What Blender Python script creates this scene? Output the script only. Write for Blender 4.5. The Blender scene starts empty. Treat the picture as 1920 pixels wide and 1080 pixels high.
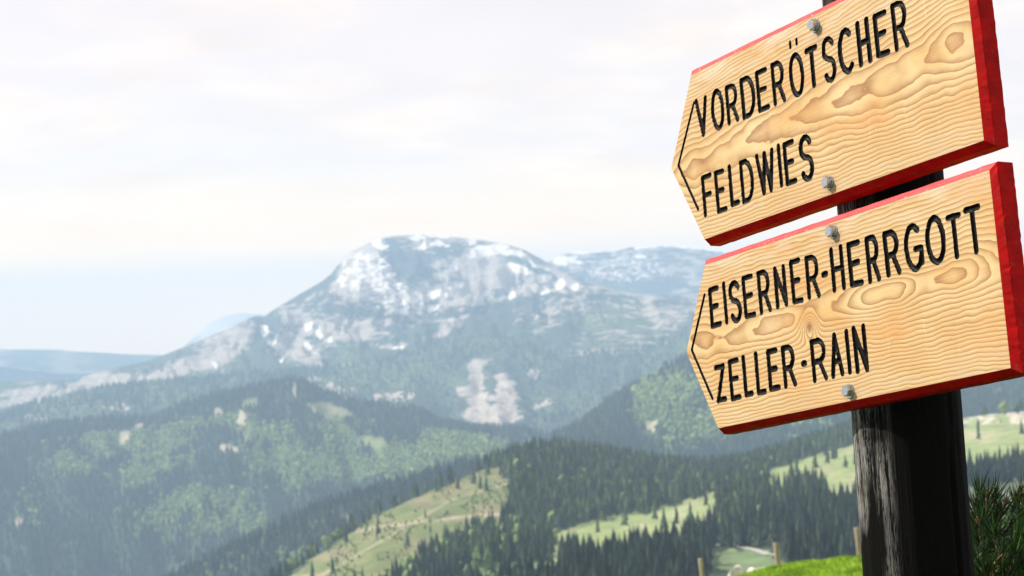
import bpy, math, random
import numpy as np
from mathutils import Matrix, Vector
R_ = math.radians
rng = np.random.default_rng(7)
random.seed(7)
scn = bpy.context.scene
COL = scn.collection

# ------------------------------------------------------------------ camera
F = 3600.0                      # focal length in pixels of a 1920 wide picture
PITCH, ROLL = R_(0.32), R_(2.5)
CAM = np.array([0.0, 0.0, 1.6])
fw = np.array([0, math.cos(PITCH), math.sin(PITCH)])
up0 = np.array([0, -math.sin(PITCH), math.cos(PITCH)])
ex = np.array([1.0, 0, 0])
CX = math.cos(ROLL) * ex - math.sin(ROLL) * up0
CY = math.sin(ROLL) * ex + math.cos(ROLL) * up0
cd = bpy.data.cameras.new('camera')
cam = bpy.data.objects.new('camera', cd)
COL.objects.link(cam)
cam.matrix_world = Matrix(((CX[0], CY[0], -fw[0], CAM[0]), (CX[1], CY[1], -fw[1], CAM[1]),
                           (CX[2], CY[2], -fw[2], CAM[2]), (0, 0, 0, 1)))
cd.sensor_width = 36.0
cd.lens = 36.0 * F / 1920
cd.clip_start, cd.clip_end = 0.1, 90000
cd.dof.use_dof = True
cd.dof.focus_distance = 3.0
cd.dof.aperture_fstop = 13.0
scn.camera = cam

# ------------------------------------------------------------------ light
SUN_EL, SUN_AZ = R_(38), R_(-72)       # azimuth clockwise from +Y
world = bpy.data.worlds.new('World')
scn.world = world
world.use_nodes = True
SKY_STRENGTH = 0.15
sl = bpy.data.lights.new('sun', 'SUN')
sl.energy, sl.angle, sl.color = 4.6, R_(0.5), (1.0, 0.93, 0.82)
sun = bpy.data.objects.new('sun', sl)
COL.objects.link(sun)
sdir = Vector((math.cos(SUN_EL) * math.sin(SUN_AZ), math.cos(SUN_EL) * math.cos(SUN_AZ), math.sin(SUN_EL)))
sun.rotation_euler = sdir.to_track_quat('Z', 'Y').to_euler()
sun.location = (0, 0, 20)
vs = scn.view_settings
vs.view_transform, vs.look, vs.gamma, vs.use_curve_mapping = 'Standard', 'None', 1.0, False
vs.exposure = 0.78
cy = scn.cycles
cy.use_denoising = True
cy.max_bounces, cy.diffuse_bounces, cy.glossy_bounces, cy.volume_bounces = 6, 2, 2, 2
cy.transparent_max_bounces = 4
cy.sample_clamp_indirect = 4.0
HAZE_DENSITY, HAZE_COLOR = 0.95e-4, (0.50, 0.715, 0.98)


# ------------------------------------------------------------------ node helpers
class NT:
    def __init__(s, tree):
        s.t = tree; s.n = tree.nodes; s.l = tree.links
        s.n.clear()

    def node(s, typ, **kw):
        n = s.n.new(typ)
        for k, v in kw.items():
            setattr(n, k, v)
        return n

    def set(s, sock, v):
        if hasattr(v, 'is_output'):
            s.l.new(v, sock)
        elif v is not None:
            sock.default_value = v

    def m(s, op, a, b=None, c=None, clamp=False):
        n = s.node('ShaderNodeMath', operation=op)
        n.use_clamp = clamp
        s.set(n.inputs[0], a)
        if b is not None: s.set(n.inputs[1], b)
        if c is not None: s.set(n.inputs[2], c)
        return n.outputs[0]

    def vm(s, op, a, b=None):
        n = s.node('ShaderNodeVectorMath', operation=op)
        s.set(n.inputs[0], a)
        if b is not None: s.set(n.inputs[1], b)
        return n.outputs[0]

    def comb(s, x, y, z):
        n = s.node('ShaderNodeCombineXYZ')
        for i, v in enumerate((x, y, z)): s.set(n.inputs[i], v)
        return n.outputs[0]

    def sep(s, v):
        n = s.node('ShaderNodeSeparateXYZ'); s.set(n.inputs[0], v)
        return n.outputs

    def noise(s, vec, scale, detail=3, rough=0.5, dist=0.0, col=False):
        n = s.node('ShaderNodeTexNoise')
        s.set(n.inputs['Vector'], vec)
        n.inputs['Scale'].default_value = scale
        n.inputs['Detail'].default_value = detail
        n.inputs['Roughness'].default_value = rough
        n.inputs['Distortion'].default_value = dist
        return n.outputs['Color' if col else 'Fac']

    def ramp(s, fac, stops):
        n = s.node('ShaderNodeValToRGB')
        s.set(n.inputs[0], fac)
        e = n.color_ramp.elements
        while len(e) < len(stops): e.new(0.5)
        for k, (p, c) in enumerate(stops):
            e[k].position = p
            e[k].color = (c[0], c[1], c[2], 1) if hasattr(c, '__len__') else (c, c, c, 1)
        return n.outputs[0]

    def rng(s, v, a, b, c=0.0, d=1.0):
        n = s.node('ShaderNodeMapRange')
        s.set(n.inputs[0], v)
        for i, q in enumerate((a, b, c, d)): n.inputs[i + 1].default_value = q
        return n.outputs[0]

    def mix(s, f, a, b, mode='MIX'):
        n = s.node('ShaderNodeMix', data_type='RGBA', blend_type=mode)
        s.set(n.inputs[0], f)
        for i, v in ((6, a), (7, b)):
            if isinstance(v, tuple) and len(v) == 3: v = v + (1,)
            s.set(n.inputs[i], v)
        return n.outputs[2]

    def bump(s, h, strength, dist):
        n = s.node('ShaderNodeBump')
        n.inputs['Strength'].default_value = strength
        n.inputs['Distance'].default_value = dist
        s.set(n.inputs['Height'], h)
        return n.outputs[0]

    def out(s, color, rough=0.6, normal=None, metal=0.0, spec=0.5, **kw):
        b = s.node('ShaderNodeBsdfPrincipled')
        if isinstance(color, tuple) and len(color) == 3: color = color + (1,)
        s.set(b.inputs['Base Color'], color)
        s.set(b.inputs['Roughness'], rough)
        b.inputs['Metallic'].default_value = metal
        b.inputs['Specular IOR Level'].default_value = spec
        if normal is not None: s.set(b.inputs['Normal'], normal)
        for k, v in kw.items(): s.set(b.inputs[k], v)
        o = s.node('ShaderNodeOutputMaterial')
        s.l.new(b.outputs[0], o.inputs[0])
        return b

    def objco(s):
        return s.node('ShaderNodeTexCoord').outputs['Object']

    def attr(s, name):
        return s.node('ShaderNodeAttribute', attribute_name=name).outputs['Color']


def mat(name):
    m = bpy.data.materials.new(name)
    m.use_nodes = True
    return m, NT(m.node_tree)


# world: daylight sky with thin bright cloud
w = NT(world.node_tree)
sky = w.node('ShaderNodeTexSky', sky_type='NISHITA')
sky.sun_disc = False
sky.sun_elevation, sky.sun_rotation = SUN_EL, SUN_AZ
sky.altitude, sky.air_density, sky.dust_density, sky.ozone_density = 1500, 1.0, 1.5, 1.0
dirv = w.node('ShaderNodeTexCoord').outputs['Generated']
dx, dy, dz = w.sep(dirv)
den = w.m('ADD', w.m('MAXIMUM', dz, 0.0), 0.11)
pv = w.comb(w.m('DIVIDE', dx, den), w.m('MULTIPLY', w.m('DIVIDE', dy, den), 0.8), 0.0)
cl = w.noise(pv, 1.75, 5, 0.52, 0.25)
veil = w.noise(pv, 0.7, 2, 0.5)
cov = w.m('ADD', w.rng(cl, 0.46, 0.66, 0.0, 0.62), w.rng(veil, 0.3, 0.7, 0.05, 0.35), clamp=True)
low = w.rng(dz, 0.0, 0.075, 0.85, 0.0)
thick = w.noise(pv, 2.6, 4, 0.55)
cloudcol = w.mix(w.rng(thick, 0.35, 0.7), (5.1, 4.4, 3.85), (4.1, 3.5, 3.1))
hazecol = (7.7, 5.1, 2.5, 1)
base = w.mix(w.m('MULTIPLY', 0.8, 1.0), sky.outputs[0], (4.0, 3.4, 3.15))
c1 = w.mix(cov, base, cloudcol)
c2 = w.mix(low, c1, hazecol)
# below the horizon the world is a dull ground tone
c2 = w.mix(w.rng(dz, -0.10, -0.045), (1.2, 1.3, 1.2), c2)
bg = w.node('ShaderNodeBackground')
w.l.new(c2, bg.inputs[0])
bg.inputs[1].default_value = SKY_STRENGTH
wo = w.node('ShaderNodeOutputWorld')
w.l.new(bg.outputs[0], wo.inputs[0])


# ------------------------------------------------------------------ general helpers
def ray(px, py):
    px = np.asarray(px, float); py = np.asarray(py, float)
    a = (px - 960) / F; b = (540 - py) / F
    d = fw[None] + a.reshape(-1, 1) * CX[None] + b.reshape(-1, 1) * CY[None]
    return d

def azte(px, py):
    d = ray(px, py)
    hr = np.hypot(d[:, 0], d[:, 1])
    return np.arctan2(d[:, 0], d[:, 1]), d[:, 2] / hr

def project(P):
    P = np.asarray(P, float) - CAM
    z = P @ fw
    z = np.where(np.abs(z) < 1e-6, 1e-6, z)
    return 960 + F * (P @ CX) / z, 540 - F * (P @ CY) / z, z

def _hash(i, j, s):
    n = (i.astype(np.int64) * 374761393 + j.astype(np.int64) * 668265263 + s * 2147483647) & 0xFFFFFFFF
    n = ((n ^ (n >> 13)) * 1274126177) & 0xFFFFFFFF
    return ((n ^ (n >> 16)) & 0xFFFF) / 65535.0

def vnoise(x, y, s=0):
    xi = np.floor(x); yi = np.floor(y); fx = x - xi; fy = y - yi
    fx = fx * fx * (3 - 2 * fx); fy = fy * fy * (3 - 2 * fy)
    xi = xi.astype(np.int64); yi = yi.astype(np.int64)
    a = _hash(xi, yi, s); b = _hash(xi + 1, yi, s); c = _hash(xi, yi + 1, s); d = _hash(xi + 1, yi + 1, s)
    return (a * (1 - fx) + b * fx) * (1 - fy) + (c * (1 - fx) + d * fx) * fy

def fbm(x, y, o=4, s=0, gain=0.5):
    t = 0; a = 1; n = 0
    for k in range(o):
        t = t + a * vnoise(x * 2 ** k + 17.3 * k, y * 2 ** k + 5.1 * k, s + k); n += a; a *= gain
    return t / n            # 0..1

def mesh_np(name, V, faces, mats=(), cols=None, smooth=False, midx=None):
    """faces: list of (n,k) int arrays"""
    me = bpy.data.meshes.new(name)
    V = np.asarray(V, np.float32)
    if not isinstance(faces, (list, tuple)): faces = [faces]
    faces = [np.asarray(f, np.int32) for f in faces if len(f)]
    tot = np.concatenate([np.full(len(f), f.shape[1], np.int32) for f in faces])
    li = np.concatenate([f.ravel() for f in faces])
    me.vertices.add(len(V)); me.vertices.foreach_set('co', V.ravel())
    me.loops.add(len(li)); me.loops.foreach_set('vertex_index', li)
    me.polygons.add(len(tot))
    me.polygons.foreach_set('loop_start', np.concatenate([[0], np.cumsum(tot)[:-1]]).astype(np.int32))
    me.polygons.foreach_set('loop_total', tot)
    if midx is not None: me.polygons.foreach_set('material_index', np.asarray(midx, np.int32))
    me.polygons.foreach_set('use_smooth', np.full(len(tot), smooth))
    for m in mats: me.materials.append(m)
    if cols is not None:
        a = me.color_attributes.new('Col', 'FLOAT_COLOR', 'POINT')
        c = np.ones((len(V), 4), np.float32); c[:, :3] = cols
        a.data.foreach_set('color', c.ravel())
    me.update(calc_edges=True)
    me.validate()
    return me

def link(name, me, parent=None, **props):
    o = bpy.data.objects.new(name, me)
    COL.objects.link(o)
    if parent: o.parent = parent
    for k, v in props.items(): o[k] = v
    return o

class MB:
    def __init__(s): s.v = []; s.f = []
    def add(s, V, Fc):
        b = len(s.v); s.v += [tuple(p) for p in V]; s.f += [tuple(i + b for i in f) for f in Fc]
    def ring(s, pts, radii, n=8, cap=True, phase=0.0):
        pts = [Vector(p) for p in pts]; V = []; Fc = []
        for i, p in enumerate(pts):
            t = (pts[min(i + 1, len(pts) - 1)] - pts[max(i - 1, 0)]).normalized()
            a = t.orthogonal().normalized() if i == 0 else (a - t * a.dot(t)).normalized()
            b = t.cross(a)
            for k in range(n):
                q = 2 * math.pi * k / n + phase
                V.append(p + (a * math.cos(q) + b * math.sin(q)) * radii[i])
        for i in range(len(pts) - 1):
            for k in range(n):
                k2 = (k + 1) % n
                Fc.append((i * n + k, i * n + k2, (i + 1) * n + k2, (i + 1) * n + k))
        if cap:
            Fc.append(tuple(range(n))[::-1]); Fc.append(tuple((len(pts) - 1) * n + k for k in range(n)))
        s.add(V, Fc)
    def mesh(s, name, mats=(), smooth=False):
        me = bpy.data.meshes.new(name)
        me.from_pydata(s.v, [], s.f)
        for m in mats: me.materials.append(m)
        if smooth: me.polygons.foreach_set('use_smooth', [True] * len(me.polygons))
        me.update()
        return me


# ------------------------------------------------------------------ terrain
def m_terrain(name, s1, s2, amp, bumpd):
    m, t = mat(name)
    co = t.node('ShaderNodeNewGeometry').outputs['Position']
    n1 = t.noise(co, s1, 5, 0.6)
    n2 = t.noise(co, s2, 4, 0.6)
    f = t.m('ADD', t.rng(n1, 0.3, 0.7, 1 - amp, 1 + amp), t.rng(n2, 0.3, 0.7, -amp * .5, amp * .5))
    c = t.vm('MULTIPLY', t.attr('Col'), t.comb(f, f, f))
    t.out(c, 0.9, t.bump(t.m('ADD', n1, t.m('MULTIPLY', n2, 0.5)), 0.8, bumpd), spec=0.1)
    return m
MT_FAR = m_terrain('mountain_surface', 0.012, 0.06, 0.22, 18.0)
MT_MID = m_terrain('hill_surface', 0.05, 0.3, 0.25, 1.2)
MT_NEAR = m_terrain('turf_surface', 3.0, 16.0, 0.35, 0.04)

def m_alpine(name, base, leaf, rock):
    """snow, rock and wood cover: the attribute Cov holds how much of each lies there (snow, rock, broadleaf), noise breaks the edges"""
    m, t = mat(name)
    co = t.node('ShaderNodeNewGeometry').outputs['Position']
    mp = t.node('ShaderNodeMapping'); t.set(mp.inputs[0], co)
    mp.inputs['Rotation'].default_value = (0, R_(32), 0); mp.inputs['Scale'].default_value = (.55, .6, 1.6)
    mq = t.node('ShaderNodeMapping'); t.set(mq.inputs[0], co)
    mq.inputs['Rotation'].default_value = (0, R_(-48), 0); mq.inputs['Scale'].default_value = (.45, .7, 1.5)
    na = t.noise(mp.outputs[0], .052, 6, .62, .5)
    nb = t.noise(mq.outputs[0], .024, 6, .64, .4)
    nf = t.noise(co, .05, 4, .65)
    a = t.node('ShaderNodeAttribute', attribute_name='Col')
    cs, cr, cl_ = t.sep(a.outputs['Color'])
    def step(n_, p, w0):
        x = t.m('ADD', t.m('MULTIPLY', t.rng(n_, .28, .72), .9), t.m('MULTIPLY', p, 1.3))
        return t.rng(x, 1.0 - w0 * 2, 1.0 + w0 * 2)
    sn = step(na, cs, .028); rk = step(nb, cr, .05); lf = step(nf, cl_, .08)
    fv = t.rng(nf, .3, .7, .7, 1.35)
    b_ = t.vm('MULTIPLY', t.mix(lf, base, leaf), t.comb(fv, fv, fv))
    rv = t.rng(t.noise(mq.outputs[0], .06, 5, .7), .3, .7, .68, 1.2)
    rc = t.vm('MULTIPLY', t.mix(t.rng(na, .35, .65), rock, tuple(v * .72 for v in rock)), t.comb(rv, rv, rv))
    c = t.mix(rk, b_, rc)
    c = t.mix(sn, c, (.90, .87, .81))
    t.out(c, .9, t.bump(t.m('ADD', nb, t.m('MULTIPLY', nf, .4)), 1.0, 42.0), spec=.1)
    return m
MT_ALP = m_alpine('alpine_rock_and_snow', (.05, .068, .06), (.09, .125, .055), (.52, .46, .40))
MT_FOOT = m_alpine('foothill_woods_and_scree', (.045, .065, .050), (.095, .135, .06), (.58, .51, .44))

class Terrain:
    """feature polylines, each a list of (px, py, range) from near to far; absolute=(px, z, range) when flagged"""
    def __init__(s, feats, px0, px1, ncol, nrow, noisef=None, blur=3):
        s.az = np.linspace(azte([px0], [560])[0][0], azte([px1], [560])[0][0], ncol)
        RK, ZK = [], []
        for ft in feats:
            ab = ft[0] == 'abs'
            pts = np.array(ft[1:] if ab else ft, float)
            if ab:
                a, _ = azte(pts[:, 0], np.full(len(pts), 700)); z = pts[:, 1]; r = pts[:, 2]
            else:
                a, te = azte(pts[:, 0], pts[:, 1]); r = pts[:, 2]; z = CAM[2] + r * te
            o = np.argsort(a)
            # smooth interpolation of elevation angle rather than of z keeps the outline
            RK.append(np.interp(s.az, a[o], r[o])); ZK.append(np.interp(s.az, a[o], (z / r)[o]))
        RK = np.array(RK); ZK = np.array(ZK) * RK
        s.r0, s.r1 = RK.min(), RK.max()
        s.r = np.linspace(s.r0, s.r1, nrow)
        H = np.empty((ncol, nrow))
        for i in range(ncol):
            H[i] = np.interp(s.r, RK[:, i], ZK[:, i])
        s.RK = RK; s.ZK = ZK
        for _ in range(blur):
            Hp = np.pad(H, ((0, 0), (1, 1)), 'edge'); H = (Hp[:, :-2] + 2 * Hp[:, 1:-1] + Hp[:, 2:]) / 4
        s.A, s.Rr = np.meshgrid(s.az, s.r, indexing='ij')
        s.X = s.Rr * np.sin(s.A); s.Y = s.Rr * np.cos(s.A)
        if noisef is not None: H = H + noisef(s, s.X, s.Y)
        s.H = H
    def dist_to(s, k):
        return np.abs(s.Rr - s.RK[k][:, None])
    def z(s, X, Y):
        a = np.arctan2(X, Y); r = np.hypot(X, Y)
        i = np.clip((a - s.az[0]) / (s.az[1] - s.az[0]), 0, len(s.az) - 1.001)
        j = np.clip((r - s.r[0]) / (s.r[1] - s.r[0]), 0, len(s.r) - 1.001)
        i0 = i.astype(int); j0 = j.astype(int); fi = i - i0; fj = j - j0; H = s.H
        return (H[i0, j0] * (1 - fi) + H[i0 + 1, j0] * fi) * (1 - fj) + (H[i0, j0 + 1] * (1 - fi) + H[i0 + 1, j0 + 1] * fi) * fj
    def build(s, name, m, paint, **props):
        V = np.stack([s.X, s.Y, s.H], -1).reshape(-1, 3)
        nc, nr = s.H.shape
        idx = np.arange(nc * nr).reshape(nc, nr)
        q = np.stack([idx[:-1, :-1], idx[1:, :-1], idx[1:, 1:], idx[:-1, 1:]], -1).reshape(-1, 4)
        px, py, _ = project(V)
        cols = paint(px, py, V)
        me = mesh_np(name, V, q, [m], np.clip(cols, 0.0, 1.0), smooth=True)
        props.setdefault('kind', 'structure')
        return link(name, me, **props)

def lay(c, mask, col):
    m = np.clip(mask, 0, 1)[:, None]
    return c * (1 - m) + np.array(col)[None] * m

def ell(px, py, cx, cy, rx, ry, ang=0, nz=0, soft=0.35):
    a = R_(ang); dx = px - cx; dy = py - cy
    u = (dx * math.cos(a) + dy * math.sin(a)) / rx; v = (-dx * math.sin(a) + dy * math.cos(a)) / ry
    d = np.sqrt(u * u + v * v) + nz
    return np.clip((1 - d) / soft + .5, 0, 1)

def inpoly(px, py, poly):
    c = np.zeros(px.shape, bool); n = len(poly)
    for i in range(n):
        x1, y1 = poly[i]; x2, y2 = poly[(i + 1) % n]
        if y1 == y2: continue
        k = ((y1 > py) != (y2 > py)) & (px < (x2 - x1) * (py - y1) / (y2 - y1) + x1)
        c ^= k
    return c

FOREST = (0.030, 0.048, 0.030); LEAF = (0.085, 0.13, 0.042); ROCK = (0.36, 0.33, 0.29)
SNOW = (0.90, 0.88, 0.84); MEADOW = (0.22, 0.27, 0.10); PALE = (0.34, 0.34, 0.20); PINE = (0.055, 0.072, 0.06)

# faint far ranges
T_far = Terrain([
    [(-900, 700, 12400), (2900, 700, 12400)],
    [(-900, 640, 14000), (-200, 660, 14000), (0, 652, 14000), (110, 652, 14000), (130, 655, 14000), (250, 662, 14000), (320, 664, 14000),
     (360, 636, 15300), (390, 604, 15600), (420, 588, 15600), (450, 582, 15600), (490, 584, 15600), (560, 600, 15600), (700, 600, 15300), (1100, 560, 14800), (1700, 560, 14000), (2900, 560, 14000)],
    ['abs', (-900, -880, 16300), (2900, -880, 16300)]], -700, 2700, 420, 60,
    lambda s, X, Y: (fbm(X / 900, Y / 900, 4, 3) - .5) * 190 * np.clip(s.dist_to(1) / 1500, 0.16, 1))
T_far.build('distant_hills', MT_FAR, lambda px, py, V: lay(lay(np.tile(np.array(FOREST) * 1.3, (len(px), 1)),
            (fbm(px / 40, py / 10, 4, 9) - .5) * 4 + .1, (.20, .20, .15)), ell(px, py, 440, 620, 90, 50, 0, soft=.6), (.42, .40, .38)))

# snow ridge behind the massif, right
T_sr = Terrain([
    [(850, 640, 10600), (2900, 650, 10600)],
    [(850, 540, 11600), (1000, 500, 11600), (1030, 487, 11600), (1060, 471, 11600), (1100, 465, 11600), (1125, 468, 11600), (1150, 470, 11600), (1180, 461, 11600),
     (1230, 456, 11600), (1290, 459, 11600), (1340, 464, 11600), (1400, 474, 11600), (1500, 492, 11600), (1700, 520, 11600), (2000, 550, 11600), (2900, 560, 11600)],
    ['abs', (850, -700, 12900), (2900, -700, 12900)]], 900, 2700, 480, 130,
    lambda s, X, Y: (fbm(X / 350, Y / 900, 5, 13) - .5) * 240 * np.clip(s.dist_to(1) / 900, 0.03, 1))
def cover(n_): return np.zeros((n_, 3))
def put(c, k, m, v=1.0): c[:, k] = np.maximum(c[:, k] * 1.0, np.clip(m, 0, 1) * v) if v >= 0 else c[:, k] * (1 - np.clip(m, 0, 1) * -v)
def paint_sr(px, py, V):
    n = fbm(px / 16, py / 9, 4, 21) - .5
    c = cover(len(px))
    c[:, 1] = .40 + n * .3
    put(c, 1, ell(px, py, 1190, 535, 80, 14, 0, soft=.8), -.8)
    top = np.interp(px, [1000, 1060, 1100, 1150, 1230, 1290, 1400, 1700], [490, 471, 466, 470, 456, 459, 474, 520])
    put(c, 0, (10 - (py - top)) / 9 * (px > 1190), .92)
    for e in ((1095, 472, 26, 4, -3), (1120, 469, 14, 4, 0), (1060, 484, 24, 3.5, -5), (1200, 481, 12, 3.5, 0), (1050, 492, 14, 4, 10), (1075, 490, 20, 3, 10)):
        put(c, 0, ell(px, py, *e), .9)
    put(c, 0, ell(px, py, 1170, 505, 110, 34, 0, soft=.9), .34)
    return c
T_sr.build('snowy_ridge', MT_ALP, paint_sr)

# the snowy massif
crestM = [(-500, 730), (-200, 722), (0, 714), (60, 713), (100, 716), (125, 712), (150, 706), (200, 692), (280, 674), (350, 648), (425, 616), (475, 592), (486, 590), (494, 593), (510, 582), (560, 550), (600, 527), (622, 510),
          (634, 492), (650, 474), (675, 460), (700, 449), (725, 441), (748, 437), (800, 436), (840, 439), (870, 442), (905, 446), (935, 452), (960, 457), (985, 466),
          (1010, 479), (1040, 496), (1070, 510), (1100, 524), (1150, 543), (1200, 551), (1260, 553), (1320, 548), (1500, 545), (1800, 560), (2200, 600), (2900, 700)]
def frM(px): return 7600 + 900 * math.exp(-((px - 850) / 450) ** 2)
T_ms = Terrain([
    [(-500, 900, 7000), (0, 830, 7000), (500, 730, 7000), (900, 680, 7000), (1300, 660, 7000), (2900, 760, 7000)],
    [(-500, 830, 7765), (0, 790, 7765), (300, 722, 7765), (500, 690, 7765), (700, 655, 7765), (800, 620, 7935), (900, 585, 8105), (1000, 560, 8190), (1080, 548, 8275), (1150, 558, 8190), (1300, 572, 8105), (2900, 720, 7935)],
    [(-500, 828, 8105), (0, 785, 8105), (300, 708, 8148), (500, 650, 8190), (700, 590, 8360), (800, 588, 8530), (900, 575, 8700), (1000, 556, 8870), (1080, 547, 8785), (1150, 560, 8615), (1300, 575, 8530), (2900, 720, 8360)],
    [(px, py, frM(px) + 1000) for px, py in crestM],
    ['abs', (-500, -700, 11200), (2900, -700, 11200)]], -380, 2300, 780, 260,
    lambda s, X, Y: (np.abs(fbm(s.A * 75 + fbm(X / 500, Y / 500, 2, 5) * 1.5, s.Rr / 1400, 4, 31) - .5) * -230 + 42
                     + (.5 - np.abs(fbm(X / 260 + Y / 900, Y / 420, 4, 37) - .5) * 4) * 55 + (fbm(X / 160, Y / 160, 4, 35) - .5) * 80) * np.clip(s.dist_to(3) / 500, 0.03, 1) * np.clip((s.Rr - 7000) / 500, 0, 1) * np.interp(s.A, azte([1050, 1180], [560, 560])[0], [1, .35]), blur=6)
def paint_ms(px, py, V):
    nb = fbm(px / 55, py / 40, 4, 41) - .5
    c = cover(len(px))
    c[:, 1] = np.clip(np.interp(py, [540, 620], [.42, .24]) + nb * .6, .03, .62) * (py < 720)
    jx = (fbm(px / 13, py / 13, 4, 42) - .5) * 22; jy = (fbm(px / 13, py / 10, 4, 44) - .5) * 15
    px = px + jx; py = py + jy
    c[:, 2] = np.interp(py, [560, 620, 680], [.1, .28, .45]) + nb * .6
    rocks = [(700, 462, 30, 16, -20), (900, 505, 90, 26, 8), (880, 545, 80, 26, -22), (858, 597, 66, 13, -38), (650, 616, 70, 26, 6), (560, 600, 40, 22, 30),
             (425, 645, 66, 30, -28), (340, 690, 54, 18, -20), (205, 715, 64, 10, -12), (250, 712, 96, 12, -12), (560, 655, 60, 26, 30), (1050, 520, 45, 11, 24), (725, 595, 30, 14, 0),
             (740, 650, 60, 5, 0), (990, 540, 90, 10, 3), (400, 672, 64, 18, -20), (60, 742, 90, 16, -10), (170, 712, 50, 12, -20), (670, 520, 60, 60, 0), (780, 600, 16, 8, 0)]
    for e in rocks: put(c, 1, ell(px, py, *e, soft=.9), .70)
    for e in [(765, 497, 44, 27, 20), (487, 635, 8, 55, 0), (622, 512, 20, 7, -38), (590, 541, 56, 8, -32), (830, 648, 150, 14, -12), (850, 625, 70, 6, -35), (690, 588, 90, 7, 10), (665, 655, 30, 14, 0),
              (930, 575, 120, 7, -10), (1010, 508, 60, 4, 27), (840, 470, 26, 10, 0)]:
        put(c, 1, ell(px, py, *e, soft=.5), -.95)
    put(c, 1, ell(px, py, 1120, 575, 60, 9, 0, soft=.6), .3)
    put(c, 1, ell(px, py, 1165, 592, 62, 22, -10, soft=.7), .22)
    put(c, 2, ell(px, py, 1160, 595, 80, 26, -8, soft=.7), .95)
    snow = [(822, 440, 24, 5, 6), (783, 446, 17, 4, 3), (825, 457, 14, 4, 20), (793, 464, 5, 8, 0), (712, 455, 17, 8, 40), (885, 450, 10, 6, 20), (912, 471, 31, 13, -8),
            (960, 474, 24, 5, 5), (935, 463, 20, 3.5, 5), (975, 503, 23, 8, 25), (850, 503, 8, 7, 0), (1020, 522, 11, 6, 0), (1050, 532, 12, 7, -20), (1080, 539, 6, 5, 0), (960, 556, 8, 5, 0),
            (1025, 545, 8, 5, 0), (810, 578, 11, 6, 10), (815, 552, 14, 5, -20), (852, 538, 20, 4, -8), (843, 550, 8, 9, 20), (777, 567, 12, 5, -50), (755, 585, 12, 4, 0),
            (497, 620, 7, 12, 10), (520, 648, 24, 6, 24), (583, 610, 6, 8, 40), (620, 638, 7, 5, 0), (576, 652, 7, 8, 0), (556, 603, 5, 6, 0), (530, 672, 5, 9, 0), (545, 628, 5, 8, -30),
            (600, 625, 5, 9, -30), (745, 652, 10, 3, 0), (1008, 500, 26, 3, 25), (640, 529, 6, 11, 30), (403, 688, 5, 6, 0)]
    for e in snow: put(c, 0, ell(px, py, *e, soft=.5), .93)
    put(c, 0, ell(px, py, 690, 512, 62, 56, 10, soft=.8), .44)
    put(c, 0, ell(px, py, 740, 556, 84, 36, 8, soft=.8), .37)
    put(c, 0, ell(px, py, 900, 510, 190, 70, 12, soft=.6), .20)
    put(c, 0, ell(px, py, 575, 625, 95, 45, 25, soft=.6), .20)
    put(c, 0, ell(px, py, 765, 492, 40, 22, 20, soft=.5), -.9)
    return c
T_ms.build('snowy_mountain', MT_ALP, paint_ms)

# wooded foothill with the pale rock scar
T_fh = Terrain([
    [(-500, 980, 5332), (0, 930, 5332), (500, 860, 5332), (900, 850, 5332), (1300, 820, 5332), (2900, 900, 5332)],
    [(-500, 860, 6324), (0, 800, 6324), (300, 760, 6324), (500, 745, 6324), (700, 745, 6324), (920, 790, 6076), (1000, 790, 6076), (1300, 740, 6324), (2900, 850, 6324)],
    [(-500, 830, 7192), (-200, 815, 7192), (0, 780, 7192), (60, 760, 7192), (130, 742, 7192), (200, 728, 7192), (300, 715, 7192), (400, 708, 7192), (500, 697, 7192), (620, 688, 7192), (760, 662, 7192), (850, 640, 7254), (900, 632, 7316),
     (1000, 628, 7316), (1100, 645, 7316), (1200, 640, 7316), (1300, 625, 7316), (1600, 620, 7316), (2900, 800, 7316)],
    ['abs', (-500, -700, 8556), (2900, -700, 8556)]], -380, 2500, 560, 170,
    lambda s, X, Y: (np.abs(fbm(s.A * 45, s.Rr / 900, 4, 61) - .5) * -150 + 25 + (fbm(X / 90, Y / 90, 4, 65) - .5) * 36) * np.clip(s.dist_to(2) / 400, 0.03, 1), blur=4)
def paint_fh(px, py, V):
    nb = fbm(px / 60, py / 45, 4, 71) - .5
    px = px + (fbm(px / 13, py / 13, 4, 72) - .5) * 24; py = py + (fbm(px / 13, py / 10, 4, 74) - .5) * 18
    c = cover(len(px))
    c[:, 2] = .42 + nb * .9
    for e, v in [((905, 735, 26, 66, 6), .72), ((945, 745, 28, 46, -12), .70), ((925, 778, 56, 20, 0), .85), ((870, 735, 12, 14, 0), .6), ((890, 705, 12, 36, 8), .8), ((1020, 758, 26, 6, -20), .7), ((615, 727, 42, 7, 22), .95), ((650, 745, 20, 5, 30), .8),
              ((735, 742, 46, 7, -6), .85), ((605, 715, 28, 5, 20), .8), ((660, 728, 8, 12, -30), .7), ((1000, 700, 8, 12, 0), .6), ((215, 762, 26, 5, -5), .7), ((60, 782, 24, 6, 0), .7), ((235, 765, 8, 8, 0), .7)]:
        put(c, 1, ell(px, py, *e, soft=.7), v)
    put(c, 1, ell(px, py, 916, 715, 13, 32, 0, soft=.9), -.6)
    put(c, 1, ell(px, py, 920, 756, 12, 9, 0, soft=.9), -.6)
    return c
T_fh.build('rocky_foothill', MT_FOOT, paint_fh)

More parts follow.
